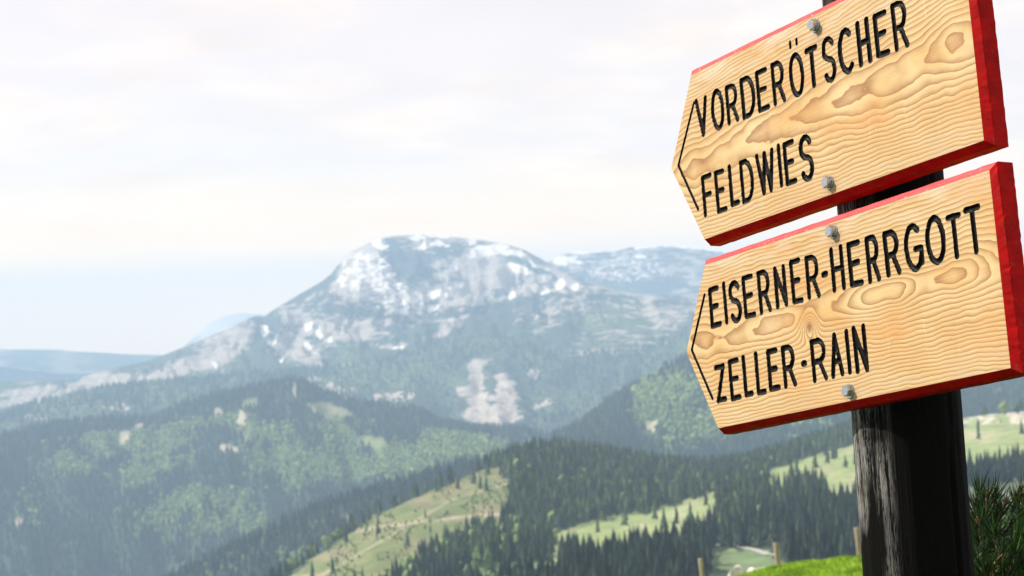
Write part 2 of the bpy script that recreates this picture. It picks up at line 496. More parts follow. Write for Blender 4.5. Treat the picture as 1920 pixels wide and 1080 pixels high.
# left wooded ridge
crestL = [(-500, 920), (-200, 870), (-80, 845), (0, 818), (60, 806), (110, 792), (200, 786), (290, 785), (330, 764), (400, 742), (470, 727), (520, 716), (545, 711), (575, 716), (600, 732),
          (650, 750), (720, 760), (780, 768), (830, 793), (880, 802), (960, 806), (1010, 812), (1080, 836), (1200, 870), (1500, 900), (2000, 930)]
T_lr = Terrain([
    [(-500, 1400, 3429), (0, 1350, 3429), (300, 1300, 3429), (600, 1100, 3429), (900, 950, 3429), (2000, 1100, 3429)],
    [(-500, 1150, 4000), (0, 1050, 4000), (300, 1000, 4000), (600, 930, 4000), (900, 880, 3937), (2000, 1000, 3810)],
    [(px, py, 4950 + 250 * math.sin(px / 170)) for px, py in crestL],
    ['abs', (-500, -620, 5969), (2000, -620, 5969)]], -400, 1300, 420, 200,
    lambda s, X, Y: ((np.abs(fbm(s.A * 38 + s.Rr / 1300, s.Rr / 800, 3, 81) - .5) * -190 + 32) + (fbm(X / 60, Y / 60, 4, 85) - .5) * 16) * np.clip(s.dist_to(2) / 350, 0.02, 1), blur=3)
def deciduous_L(px, py):
    """where the bright broadleaf woods are on the left ridge"""
    nb = fbm(px / 70, py / 55, 4, 91) - .5
    n = fbm(px / 14, py / 14, 3, 93) - .5
    m = -.24 + nb * 1.5 + n * .5
    for e, k in (((200, 850, 150, 60, -8), .45), ((420, 880, 190, 80, -15), .35), ((600, 850, 150, 70, 10), .3), ((760, 830, 120, 50, 15), .3), ((380, 980, 140, 50, -10), .2), ((820, 860, 170, 40, -15), .35), ((60, 930, 60, 60, 0), .1), ((900, 830, 80, 30, 0), .25)):
        m = m + k * ell(px, py, *e, soft=.8)
    m = m - .6 * np.clip(1 - (py - np.interp(px, [c_[0] for c_ in crestL], [c_[1] for c_ in crestL])) / 26, 0, 1)
    for e, k in (((540, 760, 70, 45, 10), .5), ((100, 1060, 190, 60, 0), .5), ((260, 790, 220, 14, -8), .5), ((330, 905, 120, 14, -20), .3), ((20, 870, 40, 60, 0), .3)):
        m = m - k * ell(px, py, *e, soft=.8)
    return m
def paint_lr(px, py, V):
    n = fbm(px / 12, py / 10, 4, 95) - .5
    m = deciduous_L(px, py)
    c = np.tile(np.array(FOREST), (len(px), 1))
    c = lay(c, m * 4 + .3, tuple(np.array(LEAF) * .8))
    for e in CLEAR_L: c = lay(c, ell(px, py, *e[:5], nz=n * 1.2), e[5])
    return c
BARE = (0.30, 0.27, 0.20)
LM = (.15, .18, .08)
CLEAR_L = [(618, 770, 38, 14, 16, (.22, .23, .13)), (700, 830, 30, 12, 20, LM), (455, 782, 9, 20, 15, BARE), (232, 822, 8, 16, 20, BARE), (260, 800, 11, 5, 0, BARE), (408, 772, 7, 8, 0, BARE), (552, 732, 4, 14, 0, BARE),
           (470, 756, 20, 9, -30, LM), (430, 842, 20, 7, 15, BARE), (465, 812, 5, 18, 10, LM), (36, 978, 8, 12, 0, BARE)]
T_lr.build('wooded_ridge', MT_MID, paint_lr)

# right wooded ridge
T_rr = Terrain([
    [(900, 1000, 3300), (1300, 930, 3300), (1600, 900, 3300), (2700, 900, 3300)],
    [(900, 900, 3600), (1050, 850, 3600), (1300, 830, 3600), (1600, 800, 3660), (1920, 790, 3660), (2700, 790, 3660)],
    [(900, 880, 4200), (1000, 845, 4200), (1060, 815, 4200), (1100, 790, 4260), (1150, 750, 4320), (1200, 716, 4380), (1250, 690, 4440), (1300, 664, 4500), (1400, 630, 4560), (1550, 612, 4620), (1700, 640, 4620), (1850, 690, 4620), (2000, 715, 4620), (2700, 720, 4620)],
    ['abs', (900, -600, 5640), (2700, -600, 5640)]], 950, 2500, 380, 150,
    lambda s, X, Y: ((np.abs(fbm(s.A * 40 - s.Rr / 1500, s.Rr / 900, 3, 101) - .5) * -130 + 22) + (fbm(X / 60, Y / 60, 4, 105) - .5) * 16) * np.clip(s.dist_to(2) / 350, 0.02, 1), blur=3)
def deciduous_R(px, py):
    nb = fbm(px / 50, py / 45, 4, 111) - .5
    n = fbm(px / 14, py / 14, 3, 113) - .5
    m = -.2 + nb * .9 + n * .35 + .55 * ell(px, py, 1260, 770, 110, 60, 20, soft=.6) - .4 * ell(px, py, 1140, 780, 70, 40, -35, soft=.6)
    return m
CLEAR_R = [(1062, 806, 34, 6, -22, PALE), (1218, 805, 10, 12, 0, BARE), (1232, 795, 8, 8, 0, PALE), (1235, 700, 6, 4, 0, PALE)]
def paint_rr(px, py, V):
    n = fbm(px / 12, py / 10, 4, 115) - .5
    c = np.tile(np.array(FOREST), (len(px), 1))
    c = lay(c, deciduous_R(px, py) * 4 + .3, tuple(np.array(LEAF) * .85))
    for e in CLEAR_R: c = lay(c, ell(px, py, *e[:5], nz=n), e[5])
    return c
T_rr.build('wooded_ridge', MT_MID, paint_rr)

# low dark ridge below the left ridge
crestK = [(-300, 1500), (100, 1260), (200, 1170), (250, 1130), (300, 1100), (400, 1042), (480, 1008), (560, 968), (620, 944), (680, 928), (740, 908), (800, 892), (860, 874), (930, 864), (1000, 862), (1100, 880), (1400, 940)]
T_kr = Terrain([
    [(-300, 1800, 2301), (300, 1400, 2301), (700, 1150, 2301), (1000, 1000, 2478), (1400, 1000, 2478)],
    [(px, py, 2770 + px * .12) for px, py in crestK],
    ['abs', (-300, -700, 3422), (600, -560, 3422), (1400, -450, 3422)]], -250, 1300, 300, 90,
    lambda s, X, Y: (fbm(X / 80, Y / 80, 4, 121) - .5) * 22 * np.clip(s.dist_to(1) / 150, 0.05, 1))
def paint_kr(px, py, V):
    n = fbm(px / 12, py / 10, 4, 125) - .5
    c = np.tile(np.array(FOREST), (len(px), 1))
    c = lay(c, n * 4 - .2, LEAF)
    c = lay(c, ell(px, py, 645, 972, 14, 7, 0, nz=n), BARE)
    return c
T_kr.build('low_ridge', MT_MID, paint_kr)

# middle hills: logged slope, forested dome, pastures, forest belt
crestH = [(-300, 1700, 1700), (300, 1230, 1700), (460, 1118, 1740), (530, 1078, 1750), (600, 1034, 1760), (640, 1006, 1780), (720, 958, 1800), (800, 921, 1850), (870, 893, 1900), (930, 868, 1950), (985, 846, 2000), (1050, 842, 2050),
          (1130, 852, 2100), (1250, 876, 2150), (1330, 880, 2200), (1400, 870, 2250), (1500, 840, 2300), (1600, 806, 2350), (1700, 790, 2350), (1800, 783, 2350), (1860, 775, 2350), (1920, 770, 2350), (2100, 765, 2350), (2700, 800, 2350)]
T_hh = Terrain([
    ['abs', (-300, -60, 110), (2700, -60, 110)],
    [(-300, 2300, 500), (500, 1800, 500), (1050, 1420, 500), (1300, 1330, 500), (1600, 1250, 500), (1920, 1200, 500), (2700, 1200, 500)],
    [(-300, 2000, 800), (500, 1500, 800), (900, 1230, 800), (1050, 1150, 800), (1300, 1110, 800), (1600, 1070, 850), (1920, 1010, 900), (2700, 1000, 900)],
    [(-300, 1900, 1100), (500, 1300, 1100), (900, 1092, 1100), (1050, 1062, 1100), (1300, 1036, 1100), (1500, 1000, 1150), (1600, 960, 1250), (1800, 915, 1300), (1920, 900, 1300), (2700, 900, 1300)],
    [(-300, 1800, 1400), (500, 1180, 1400), (700, 1070, 1450), (900, 1020, 1500), (1050, 1000, 1500), (1200, 972, 1550), (1350, 935, 1600), (1450, 905, 1650), (1600, 868, 1800), (1800, 838, 1900), (1920, 820, 1900), (2700, 830, 1900)],
    crestH,
    [(px, py + 60, r + 300) for px, py, r in crestH],
    ['abs', (-300, -650, 2900), (2700, -450, 2900)]], -250, 2500, 560, 300,
    lambda s, X, Y: ((fbm(X / 70, Y / 70, 4, 131) - .5) * 9 + (fbm(X / 14, Y / 14, 3, 135) - .5) * 1.6) * np.clip(s.dist_to(5) / 120, 0.1, 1) * np.clip((s.Rr - 110) / 300, 0, 1))
LOGGED = [(500, 1120), (560, 1065), (600, 1038), (640, 1008), (720, 960), (800, 923), (870, 895), (935, 872), (962, 880), (950, 930), (950, 965), (925, 985), (880, 1000), (830, 1025), (790, 1050), (750, 1085), (700, 1120)]
PASTURE1 = [(1036, 1040), (1036, 998), (1085, 984), (1133, 972), (1195, 967), (1230, 949), (1289, 941), (1325, 926), (1362, 920), (1350, 950), (1345, 990), (1318, 1012), (1280, 1034), (1200, 1044), (1100, 1058), (1036, 1064)]
PASTURE2 = [(1442, 884), (1489, 867), (1545, 848), (1604, 833), (1700, 815), (1800, 805), (1800, 900), (1700, 930), (1620, 955), (1560, 960), (1545, 925), (1530, 912), (1495, 912), (1455, 925), (1438, 925)]
PASTURE3 = [(1795, 775), (2100, 765), (2100, 895), (1795, 895)]
PASTURE4 = [(1345, 1036), (1400, 1030), (1460, 1042), (1460, 1075), (1400, 1085), (1345, 1062)]
PASTURE5 = [(880, 1100), (900, 1066), (960, 1056), (1030, 1058), (1060, 1066), (1060, 1100)]
PASTURE6 = [(1100, 1046), (1160, 1040), (1180, 1056), (1110, 1064)]
SLOPE7 = [(1790, 900), (1940, 888), (2100, 890), (2100, 985), (1790, 985)]
PAST = (PASTURE1, PASTURE2, PASTURE3, PASTURE4, PASTURE5, PASTURE6, SLOPE7)
def open_H(px, py):
    jx = (fbm(px / 16, py / 12, 3, 141) - .5) * 44; jy = (fbm(px / 14, py / 10, 3, 143) - .5) * 24
    o = np.zeros(px.shape, bool)
    for p in PAST:
        kj = .3 if p in (PASTURE2, PASTURE3) else 1.0
        o |= inpoly(px + jx * kj, py + jy * kj, p)
    for e in ((1310, 905, 9, 22), (1390, 913, 12, 6), (1085, 872, 8, 6), (1160, 955, 10, 12), (1008, 1010, 10, 8), (950, 905, 18, 5), (955, 1018, 9, 8)):
        o |= ((px + jx - e[0]) / e[2]) ** 2 + ((py + jy - e[1]) / e[3]) ** 2 < 1
    return o
def logged_H(px, py):
    jx = (fbm(px / 20, py / 14, 3, 147) - .5) * 26; jy = (fbm(px / 20, py / 14, 3, 149) - .5) * 12
    return inpoly(px + jx, py + jy * .6, LOGGED)
def paint_hh(px, py, V):
    n = fbm(px / 10, py / 7, 4, 151) - .5
    nb = fbm(px / 50, py / 18, 4, 153) - .5
    c = np.tile(np.array(FOREST) * 1.2, (len(px), 1))
    c = lay(c, n * 3, tuple(np.array(LEAF) * .7))
    op = open_H(px, py).astype(float)
    mc = lay(np.tile(np.array((.20, .25, .10)), (len(px), 1)), nb * 3 + n, (.30, .30, .18))
    c = c * (1 - op[:, None]) + mc * op[:, None]
    gr = (inpoly(px, py, PASTURE5) | inpoly(px, py, PASTURE4) | inpoly(px, py, PASTURE6)).astype(float)
    c = lay(c, gr * op, (.13, .19, .09))
    c = lay(c, inpoly(px, py, SLOPE7).astype(float) * op, (.10, .125, .085))
    c = lay(c, ((inpoly(px, py, PASTURE3) & (py < 795)).astype(float)) * np.clip(n * 5 + .6, 0, 1), (.44, .40, .34))
    lo = logged_H(px, py).astype(float)
    lc = lay(np.tile(np.array((.115, .145, .052)), (len(px), 1)), nb * 4 + n * 2 + .1, (.18, .165, .09))
    lc = lay(lc, n * 5 - .6, (.14, .16, .065))
    lc = lay(lc, (4.0 - np.abs(py - np.interp(px, [560, 700, 800, 880, 960], [1010, 990, 978, 968, 962]))) / 4, (.36, .32, .24))
    lc = lay(lc, (3.0 - np.abs(py - np.interp(px, [600, 740, 850, 960], [1080, 1000, 935, 905]))) / 4, (.34, .31, .22))
    c = c * (1 - lo[:, None]) + lc * lo[:, None]
    c = lay(c, ell(px, py, 960, 857, 14, 6, -35, nz=n * .8), (.40, .36, .28))
    c = lay(c, ell(px, py, 992, 845, 6, 6, 0, nz=n * .8), (.40, .36, .28))
    return c
T_hh.build('pasture_hills', MT_MID, paint_hh)

# near ground
def crest_py(px): return float(np.interp(px, [-400, 900, 1250, 1350, 1400, 1450, 1520, 1600, 1640, 1800, 1920, 2600], [1330, 1260, 1135, 1092, 1079, 1066, 1054, 1043, 1040, 1032, 1030, 1050]))
pxs = [-1500, -400, 900, 1250, 1350, 1400, 1450, 1520, 1600, 1640, 1800, 1920, 2600, 3200]
T_ng = Terrain([
    ['abs', (-1500, 0.0, .3), (3200, 0.0, .3)],
    ['abs', (-1500, -.35, 6), (3200, -.35, 6)],
    ['abs', (-1500, -1.9, 14), (900, -1.9, 14), (1300, -1.75, 14), (3200, -1.55, 14)],
    [(p, crest_py(p) + 62, 29) for p in pxs],
    [(p, crest_py(p), 40) for p in pxs],
    ['abs', (-1500, -15, 56), (3200, -13, 56)],
    ['abs', (-1500, -62, 112), (3200, -62, 112)]], -1500, 3200, 360, 240,
    lambda s, X, Y: ((fbm(X / 1.6, Y / 1.6, 4, 161) - .5) * .26 + (fbm(X / .3, Y / .3, 3, 165) - .5) * .10) * np.clip(s.Rr / 8, .1, 1), blur=2)
def paint_ng(px, py, V):
    n = fbm(V[:, 0] / .5, V[:, 1] / 1.2, 4, 171) - .5
    c = np.tile(np.array((.18, .30, .02)), (len(px), 1))
    c = lay(c, n * 4, (.08, .15, .012))
    return lay(c, n * -5 - .8, (.24, .32, .03))
T_ng.build('grassy_ground', MT_NEAR, paint_ng)

# valley floor out to the horizon
th = np.linspace(0, 2 * math.pi, 97)[:-1]
rr = np.array([0, 300, 3000, 7000, 12000, 16400])
V = [(0, 0, -905)] + [(r * math.cos(t), r * math.sin(t), -905) for r in rr[1:] for t in th]
q = []
n = len(th)
tri = [(0, 1 + k, 1 + (k + 1) % n) for k in range(n)]
for a in range(len(rr) - 2):
    for k in range(n):
        q.append((1 + a * n + k, 1 + (a + 1) * n + k, 1 + (a + 1) * n + (k + 1) % n, 1 + a * n + (k + 1) % n))
link('valley_floor', mesh_np('valley_floor', V, [np.array(tri), np.array(q)], [MT_FAR], np.tile(np.array((.06, .09, .05)), (len(V), 1))), kind='structure')


# ------------------------------------------------------------------ trees
m, t = mat('forest_foliage')
co = t.node('ShaderNodeNewGeometry').outputs['Position']
f = t.rng(t.noise(co, .35, 3, .7), .3, .7, .6, 1.4)
t.out(t.vm('MULTIPLY', t.attr('Col'), t.comb(f, f, f)), .85, spec=.15)
M_TREES = m
m, t = mat('spruce_needles')
oi = t.node('ShaderNodeObjectInfo').outputs['Random']
co = t.node('ShaderNodeNewGeometry').outputs['Position']
f = t.m('MULTIPLY', t.rng(t.noise(co, .8, 4, .7), .3, .7, .55, 1.5), t.rng(oi, 0, 1, .65, 1.35))
t.out(t.vm('MULTIPLY', t.ramp(oi, [(0, (.016, .028, .021)), (.6, (.022, .036, .024)), (1, (.034, .048, .026))]), t.comb(f, f, f)), .8, spec=.15)
M_SPRUCE = m
m, t = mat('tree_bark')
t.out(t.ramp(t.noise(t.objco(), 6, 3), [(.3, (.05, .04, .03)), (.7, (.11, .085, .065))]), .9)
M_BARK = m
m, t = mat('broad_leaves')
co = t.node('ShaderNodeNewGeometry').outputs['Position']
f = t.rng(t.noise(co, .7, 4, .7), .3, .7, .5, 1.5)
t.out(t.vm('MULTIPLY', t.node('ShaderNodeObjectInfo').outputs['Color'], t.comb(f, f, f)), .8, spec=.15)
M_BROAD = m

def spruce_template(tiers, sides, seed, width=.17):
    r = np.random.default_rng(seed); V = []; Fc = []
    for k in range(tiers):
        f = k / tiers
        zb = .06 + f * .80 + r.uniform(-.01, .01); ztop = min(zb + (.9 / tiers) * 1.9 + .03, 1.0)
        if k == tiers - 1: ztop = 1.0
        rad = width * (1 - f) ** .85 * r.uniform(.85, 1.1) + .012
        b = len(V); ph = r.uniform(0, 6.3); ox, oy = r.uniform(-.012, .012, 2) * (1 - f)
        V.append((ox * .5, oy * .5, ztop))
        for s in range(sides):
            q = ph + 2 * math.pi * s / sides
            rs = rad * (1.12 if s % 2 else .72) * r.uniform(.78, 1.2)
            V.append((ox + rs * math.cos(q), oy + rs * math.sin(q), zb - (.02 if s % 2 else -.015) + r.uniform(-.012, .012)))
        Fc += [(b, b + 1 + s, b + 1 + (s + 1) % sides) for s in range(sides)]
    return np.array(V), np.array(Fc)

def broad_template(seed, lumps=2):
    r = np.random.default_rng(seed); V = []; Fc = []
    ph = (1 + 5 ** .5) / 2
    iv = np.array([(-1, ph, 0), (1, ph, 0), (-1, -ph, 0), (1, -ph, 0), (0, -1, ph), (0, 1, ph), (0, -1, -ph), (0, 1, -ph), (ph, 0, -1), (ph, 0, 1), (-ph, 0, -1), (-ph, 0, 1)]) / 1.9
    fi = np.array([(0, 11, 5), (0, 5, 1), (0, 1, 7), (0, 7, 10), (0, 10, 11), (1, 5, 9), (5, 11, 4), (11, 10, 2), (10, 7, 6), (7, 1, 8), (3, 9, 4), (3, 4, 2), (3, 2, 6), (3, 6, 8), (3, 8, 9), (4, 9, 5), (2, 4, 11), (6, 2, 10), (8, 6, 7), (9, 8, 1)])
    for k in range(lumps):
        c = np.array([r.uniform(-.13, .13), r.uniform(-.13, .13), .42 + .33 * k / max(1, lumps - 1) + r.uniform(-.04, .04)])
        s = r.uniform(.2, .3)
        Fc.append(fi + len(V) * 1 if not V else fi + sum(len(a) for a in V))
        V.append(iv * s * r.uniform(.75, 1.2, (12, 1)) * np.array([1, 1, 1.15]) + c)
    return np.concatenate(V), np.concatenate(Fc)

def forest(name, P, Hh, cols, templ, **props):
    """joined forest: P (n,3) bases, Hh heights, cols (n,3), templ list"""
    Vs, Fs, Cs = [], [], []; off = 0
    which = rng.integers(0, len(templ), len(P))
    for k, (tv, tf) in enumerate(templ):
        idx = np.where(which == k)[0]
        if not len(idx): continue
        a = rng.uniform(0, 6.283, len(idx)); ca, sa = np.cos(a), np.sin(a)
        wx = rng.uniform(.85, 1.2, len(idx))
        h = Hh[idx]
        x = tv[None, :, 0] * (h * wx)[:, None]; y = tv[None, :, 1] * (h * wx)[:, None]; z = tv[None, :, 2] * h[:, None]
        V = np.stack([x * ca[:, None] - y * sa[:, None], x * sa[:, None] + y * ca[:, None], z], -1) + P[idx][:, None, :]
        Fc = tf[None] + (np.arange(len(idx)) * len(tv))[:, None, None] + off
        Vs.append(V.reshape(-1, 3)); Fs.append(Fc.reshape(-1, 3)); Cs.append(np.repeat(cols[idx], len(tv), 0)); off += len(idx) * len(tv)
    me = mesh_np(name, np.concatenate(Vs), np.concatenate(Fs), [M_TREES], np.concatenate(Cs))
    return link(name, me, kind='stuff', **props)

def scatter(T, sp, px0, px1, r0, r1, jit=.9):
    """jittered world grid points over a terrain sector; returns xyz and ground px,py"""
    a0 = azte([px0], [560])[0][0]; a1 = azte([px1], [560])[0][0]
    xs = np.arange(r1 * math.sin(a0) if a0 < 0 else r0 * math.sin(a0), (r1 if a1 > 0 else r0) * math.sin(a1), sp)
    ys = np.arange(r0 * .9, r1, sp)
    X, Y = np.meshgrid(xs, ys)
    X = X.ravel() + rng.uniform(-.5, .5, X.size) * sp * jit; Y = Y.ravel() + rng.uniform(-.5, .5, Y.size) * sp * jit
    a = np.arctan2(X, Y); r = np.hypot(X, Y)
    k = (a > a0) & (a < a1) & (r > r0) & (r < r1)
    X, Y = X[k], Y[k]; Z = T.z(X, Y)
    P = np.stack([X, Y, Z], -1)
    px, py, d = project(P)
    return P, px, py, d

def visible_mask(P, Hh, px, py, depth, slack=3, others=None):
    """drop trees whose top is hidden behind the tops of nearer ones / ground below frame"""
    tp = P.copy(); tp[:, 2] += Hh
    tx, ty, _ = project(tp)
    return (ty < 1120)

SP_NEAR = [spruce_template(4, 7, 200 + k, .17) for k in range(5)]
SP_MID = [spruce_template(3, 6, 220 + k, .17) for k in range(4)]
SP_FAR = [spruce_template(2, 5, 240 + k, .2) for k in range(4)]
BR_NEAR = [broad_template(260 + k, 3) for k in range(4)]
BR_FAR = [broad_template(280 + k, 1) for k in range(4)]
def spcol(n, k=1.0): return np.array(FOREST)[None] * rng.uniform(.45, 1.6, (n, 1)) * k * rng.uniform(.9, 1.1, (n, 3))
def lfcol(n, k=1.0):
    a = rng.uniform(0, 1, (n, 1))
    return (np.array((.085, .135, .04))[None] * (1 - a) + np.array((.17, .225, .065))[None] * a) * k * rng.uniform(.8, 1.2, (n, 1))

def two_forests(T, sp, px0, px1, r0, r1, decf, openf, hh, spt, brt, names, crest_k=None):
    P, px, py, d = scatter(T, sp, px0, px1, r0, r1)
    k = (py > 300) & ~openf(px, py)
    if crest_k is not None:      # nothing beyond the crest
        rc = np.interp(np.arctan2(P[:, 0], P[:, 1]), T.az, T.RK[crest_k])
        k &= np.hypot(P[:, 0], P[:, 1]) < rc + 60
    P, px, py = P[k], px[k], py[k]
    H = rng.uniform(hh[0], hh[1], len(P))
    k = visible_mask(P, H, px, py, None)
    P, px, py, H = P[k], px[k], py[k], H[k]
    dec = decf(px, py) * 3 + .25 > rng.uniform(0, 1, len(P))
    forest(names[0], P[~dec], H[~dec], spcol((~dec).sum(), .65 if T is T_kr else 1.0), spt, label=names[2], category='conifer forest')
    forest(names[1], P[dec], H[dec] * .8, lfcol(dec.sum(), .72 if T is T_fh else 1.25), brt, label=names[3], category='broadleaf wood')
    return len(P)

def clearf(L):
    def f(px, py):
        o = np.zeros(px.shape, bool); n = fbm(px / 12, py / 10, 4, 95) - .5
        for e in L: o |= ell(px, py, *e[:5], nz=n * 1.2) > .45
        return o
    return f
cnt = []
cnt.append(two_forests(T_lr, 13, -200, 1060, 3480, 5270, deciduous_L, clearf(CLEAR_L), (14, 24), SP_FAR, BR_FAR,
    ('conifer_forest', 'broadleaf_wood', 'blue-green conifer forest on the hazy left ridge below the snowy mountain', 'light green broadleaf wood mottling the left ridge below the snowy mountain'), 2))
cnt.append(two_forests(T_rr, 13.5, 1020, 2050, 3350, 4680, deciduous_R, clearf(CLEAR_R), (15, 27), SP_FAR, BR_FAR,
    ('conifer_forest', 'broadleaf_wood', 'dark conifer forest on the steep ridge behind the lower sign board', 'light green broadleaf wood on the ridge beside the lower sign board tip'), 2))
cnt.append(two_forests(T_kr, 10.5, 100, 1050, 2540, 3000, lambda px, py: (fbm(px / 30, py / 30, 3, 181) - .62), lambda px, py: ell(px, py, 645, 972, 14, 7) > .4, (14, 24), SP_MID, BR_FAR,
    ('conifer_forest', 'broadleaf_wood', 'dark conifer strip along the low ridge above the logged slope', 'few light green broadleaf trees along the low ridge above the logged slope'), 1))
cnt.append(two_forests(T_fh, 27, -200, 1400, 5800, 7400, lambda px, py: (fbm(px / 60, py / 45, 4, 71) - .5) + .02, lambda px, py: (fbm(px / 14, py / 12, 4, 73) > .62) | (ell(px, py, 920, 740, 70, 75) > .3), (16, 30), SP_FAR, BR_FAR,
    ('conifer_forest', 'broadleaf_wood', 'pale blue conifer forest on the far foothill round the rock scar', 'pale green broadleaf wood on the far foothill round the rock scar'), 2))

# middle hills: every tree its own place, the largest 300 as individuals
P, px, py, d = scatter(T_hh, 8.2, 440, 2080, 850, 2420)
r = np.hypot(P[:, 0], P[:, 1])
rc = np.interp(np.arctan2(P[:, 0], P[:, 1]), T_hh.az, T_hh.RK[5])
k = (~open_H(px, py) | ((rng.uniform(0, 1, len(px)) < .010) & (py < 1010))) & ~logged_H(px, py) & (r < rc + 30) & (py < 1190) & ~((px > 1330) & (px < 1470) & (py > 1028) & (py < 1110))
k &= ~((px > 1780) & (py > 835))
k &= ~((px < 640) & (py > 1020) & (rng.uniform(0, 1, len(px)) < .5))
P, px, py, d, r = P[k], px[k], py[k], d[k], r[k]
H = rng.uniform(12, 20, len(P)) * np.where(r < 1400, 1.08, 1.0)
sp_edge = (px > 1790) & (py < 800)
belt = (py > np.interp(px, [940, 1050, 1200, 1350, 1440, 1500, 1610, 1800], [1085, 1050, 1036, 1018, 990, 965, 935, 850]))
leafy = rng.uniform(0, 1, len(P)) < np.where(belt, .0, .05) + .5 * ((px < 980) & (py > 985)) * (fbm(px / 25, py / 25, 3, 191) > .5) + .6 * sp_edge * (rng.uniform(0, 1, len(P)) < .5)
H = np.where(sp_edge, H * .55, H)
keep = ~(sp_edge & (rng.uniform(0, 1, len(P)) < .35))
P, px, py, d, r, H, belt, leafy = (a[keep] for a in (P, px, py, d, r, H, belt, leafy))
# visibility order: nearest trees of the belt with tops inside the picture and not behind the sign post
tx, ty, _ = project(P + np.stack([0 * H, 0 * H, H], -1))
bx, by, _ = project(P)
inv = (ty < 1068) & (tx > 930) & (tx < 1600) & ~leafy & (r > 1000) & (r < 1900)
vis_i = []
sky_line = np.full(1200, 3000.0)
for i in np.argsort(r):
    if not (0 <= px[i] - 900 < 1190): continue
    b = int(px[i] - 900)
    seen = sky_line[max(0, b - 3):b + 4].mean() - ty[i]
    if inv[i] and seen > 7: vis_i.append(i)
    wpx = 3
    sky_line[max(0, b - wpx):b + wpx] = np.minimum(sky_line[max(0, b - wpx):b + wpx], ty[i] + 8)
vis_i = sorted(vis_i, key=lambda i: r[i])[:295]
single = np.zeros(len(P), bool); single[vis_i] = True
rest = ~single
cb = spcol(len(P), 1.0); cb = np.where(belt[:, None], cb * .55, cb * np.array((1.2, 1.15, .62)) * (.55 + 1.3 * rng.uniform(0, 1, (len(P), 1)) ** 2))  # belt trees darkened: the shade on the belt is put into their colour
kk = rest & ~leafy
forest('spruce_forest', P[kk], H[kk], cb[kk], SP_NEAR, label='mass of dark spruces covering the round middle hill and the slopes about the pastures', category='spruce forest')
kk = rest & leafy
forest('broadleaf_trees', P[kk], H[kk] * .62, lfcol(kk.sum(), 1.1), BR_NEAR, label='scattered light green broadleaf trees at the foot of the logged slope', category='broadleaf wood')
def spruce_mesh(k):
    tv, tf = spruce_template(8, 10, 300 + k, .165)
    mb = MB(); mb.ring([(0, 0, -.03), (0, 0, .5)], [.014, .008], 5, cap=False)
    nt = len(mb.f)
    V = np.concatenate([tv, np.array([tuple(v) for v in mb.v])])
    me = mesh_np('spruce_tree', V, [tf, np.array(mb.f) + len(tv)], [M_SPRUCE, M_BARK], midx=[0] * len(tf) + [1] * nt)
    return me
sm = [spruce_mesh(k) for k in range(7)]
for n_, i in enumerate(vis_i):
    o = bpy.data.objects.new('spruce_tree', sm[n_ % 7])
    COL.objects.link(o)
    o.location = P[i]; o.rotation_euler = (0, 0, random.uniform(0, 6.28)); w_ = random.uniform(.85, 1.15)
    o.scale = (H[i] * w_, H[i] * w_, H[i])
    o['category'] = 'spruce tree'
    if belt[i]:
        if px[i] < 1160:
            o['label'] = 'dark spruce in the left end of the shaded forest belt, below the pale pasture strip'
            o['group'] = 'spruces in the left end of the dark belt'
        elif px[i] < 1400:
            o['label'] = 'dark spruce of the shaded forest belt just under the pale pasture strip'
            o['group'] = 'spruces of the belt under the pasture strip'
        else:
            o['label'] = 'dark spruce of the shaded forest belt between the pasture strip and the sign post'
            o['group'] = 'spruces of the belt beside the sign post'
    else:
        o['label'] = 'grey-green spruce at the foot of the round forested hill behind the pasture'
        o['group'] = 'spruces at the foot of the round hill'

# dark stand of spruces right of the sign post
stand = []
for k in range(46):
    x = 1796 + (k * 7.3) % 135 + random.uniform(-3, 3)
    y = 886 - (k % 4) * 5 + random.uniform(-2, 2)
    rr_ = 1300 + (k % 4) * 30
    a, te = azte([x], [y]); X = rr_ * math.sin(a[0]); Y = rr_ * math.cos(a[0])
    stand.append((X, Y))
S = np.array(stand); Z = T_hh.z(S[:, 0], S[:, 1])
for k in range(len(S)):
    o = bpy.data.objects.new('spruce_tree', sm[k % 7]); COL.objects.link(o)
    h = random.uniform(15, 24)
    o.location = (S[k, 0], S[k, 1], Z[k] - .3); o.scale = (h, h, h); o.rotation_euler = (0, 0, random.uniform(0, 6.28))
    o['category'] = 'spruce tree'
    o['label'] = 'blue-grey spruce in the small stand right of the sign post above the pine'
    o['group'] = 'spruces of the stand right of the post'
vis_cap = 300 - len(S)
# keep no more than 300 individuals: the farthest of the belt turn back into the mass
extra = [o for o in bpy.data.objects if o.name.startswith('spruce_tree')]
n_over = max(0, len(extra) - 300)
drop = extra[len(vis_i) - n_over:len(vis_i)]
if drop:
    ii = vis_i[len(vis_i) - n_over:]
    for o in drop: bpy.data.objects.remove(o)
    forest('spruce_forest', P[ii], H[ii], cb[ii], SP_NEAR, label='sparse dark spruces farthest back in the valley forest belt', category='spruce forest')

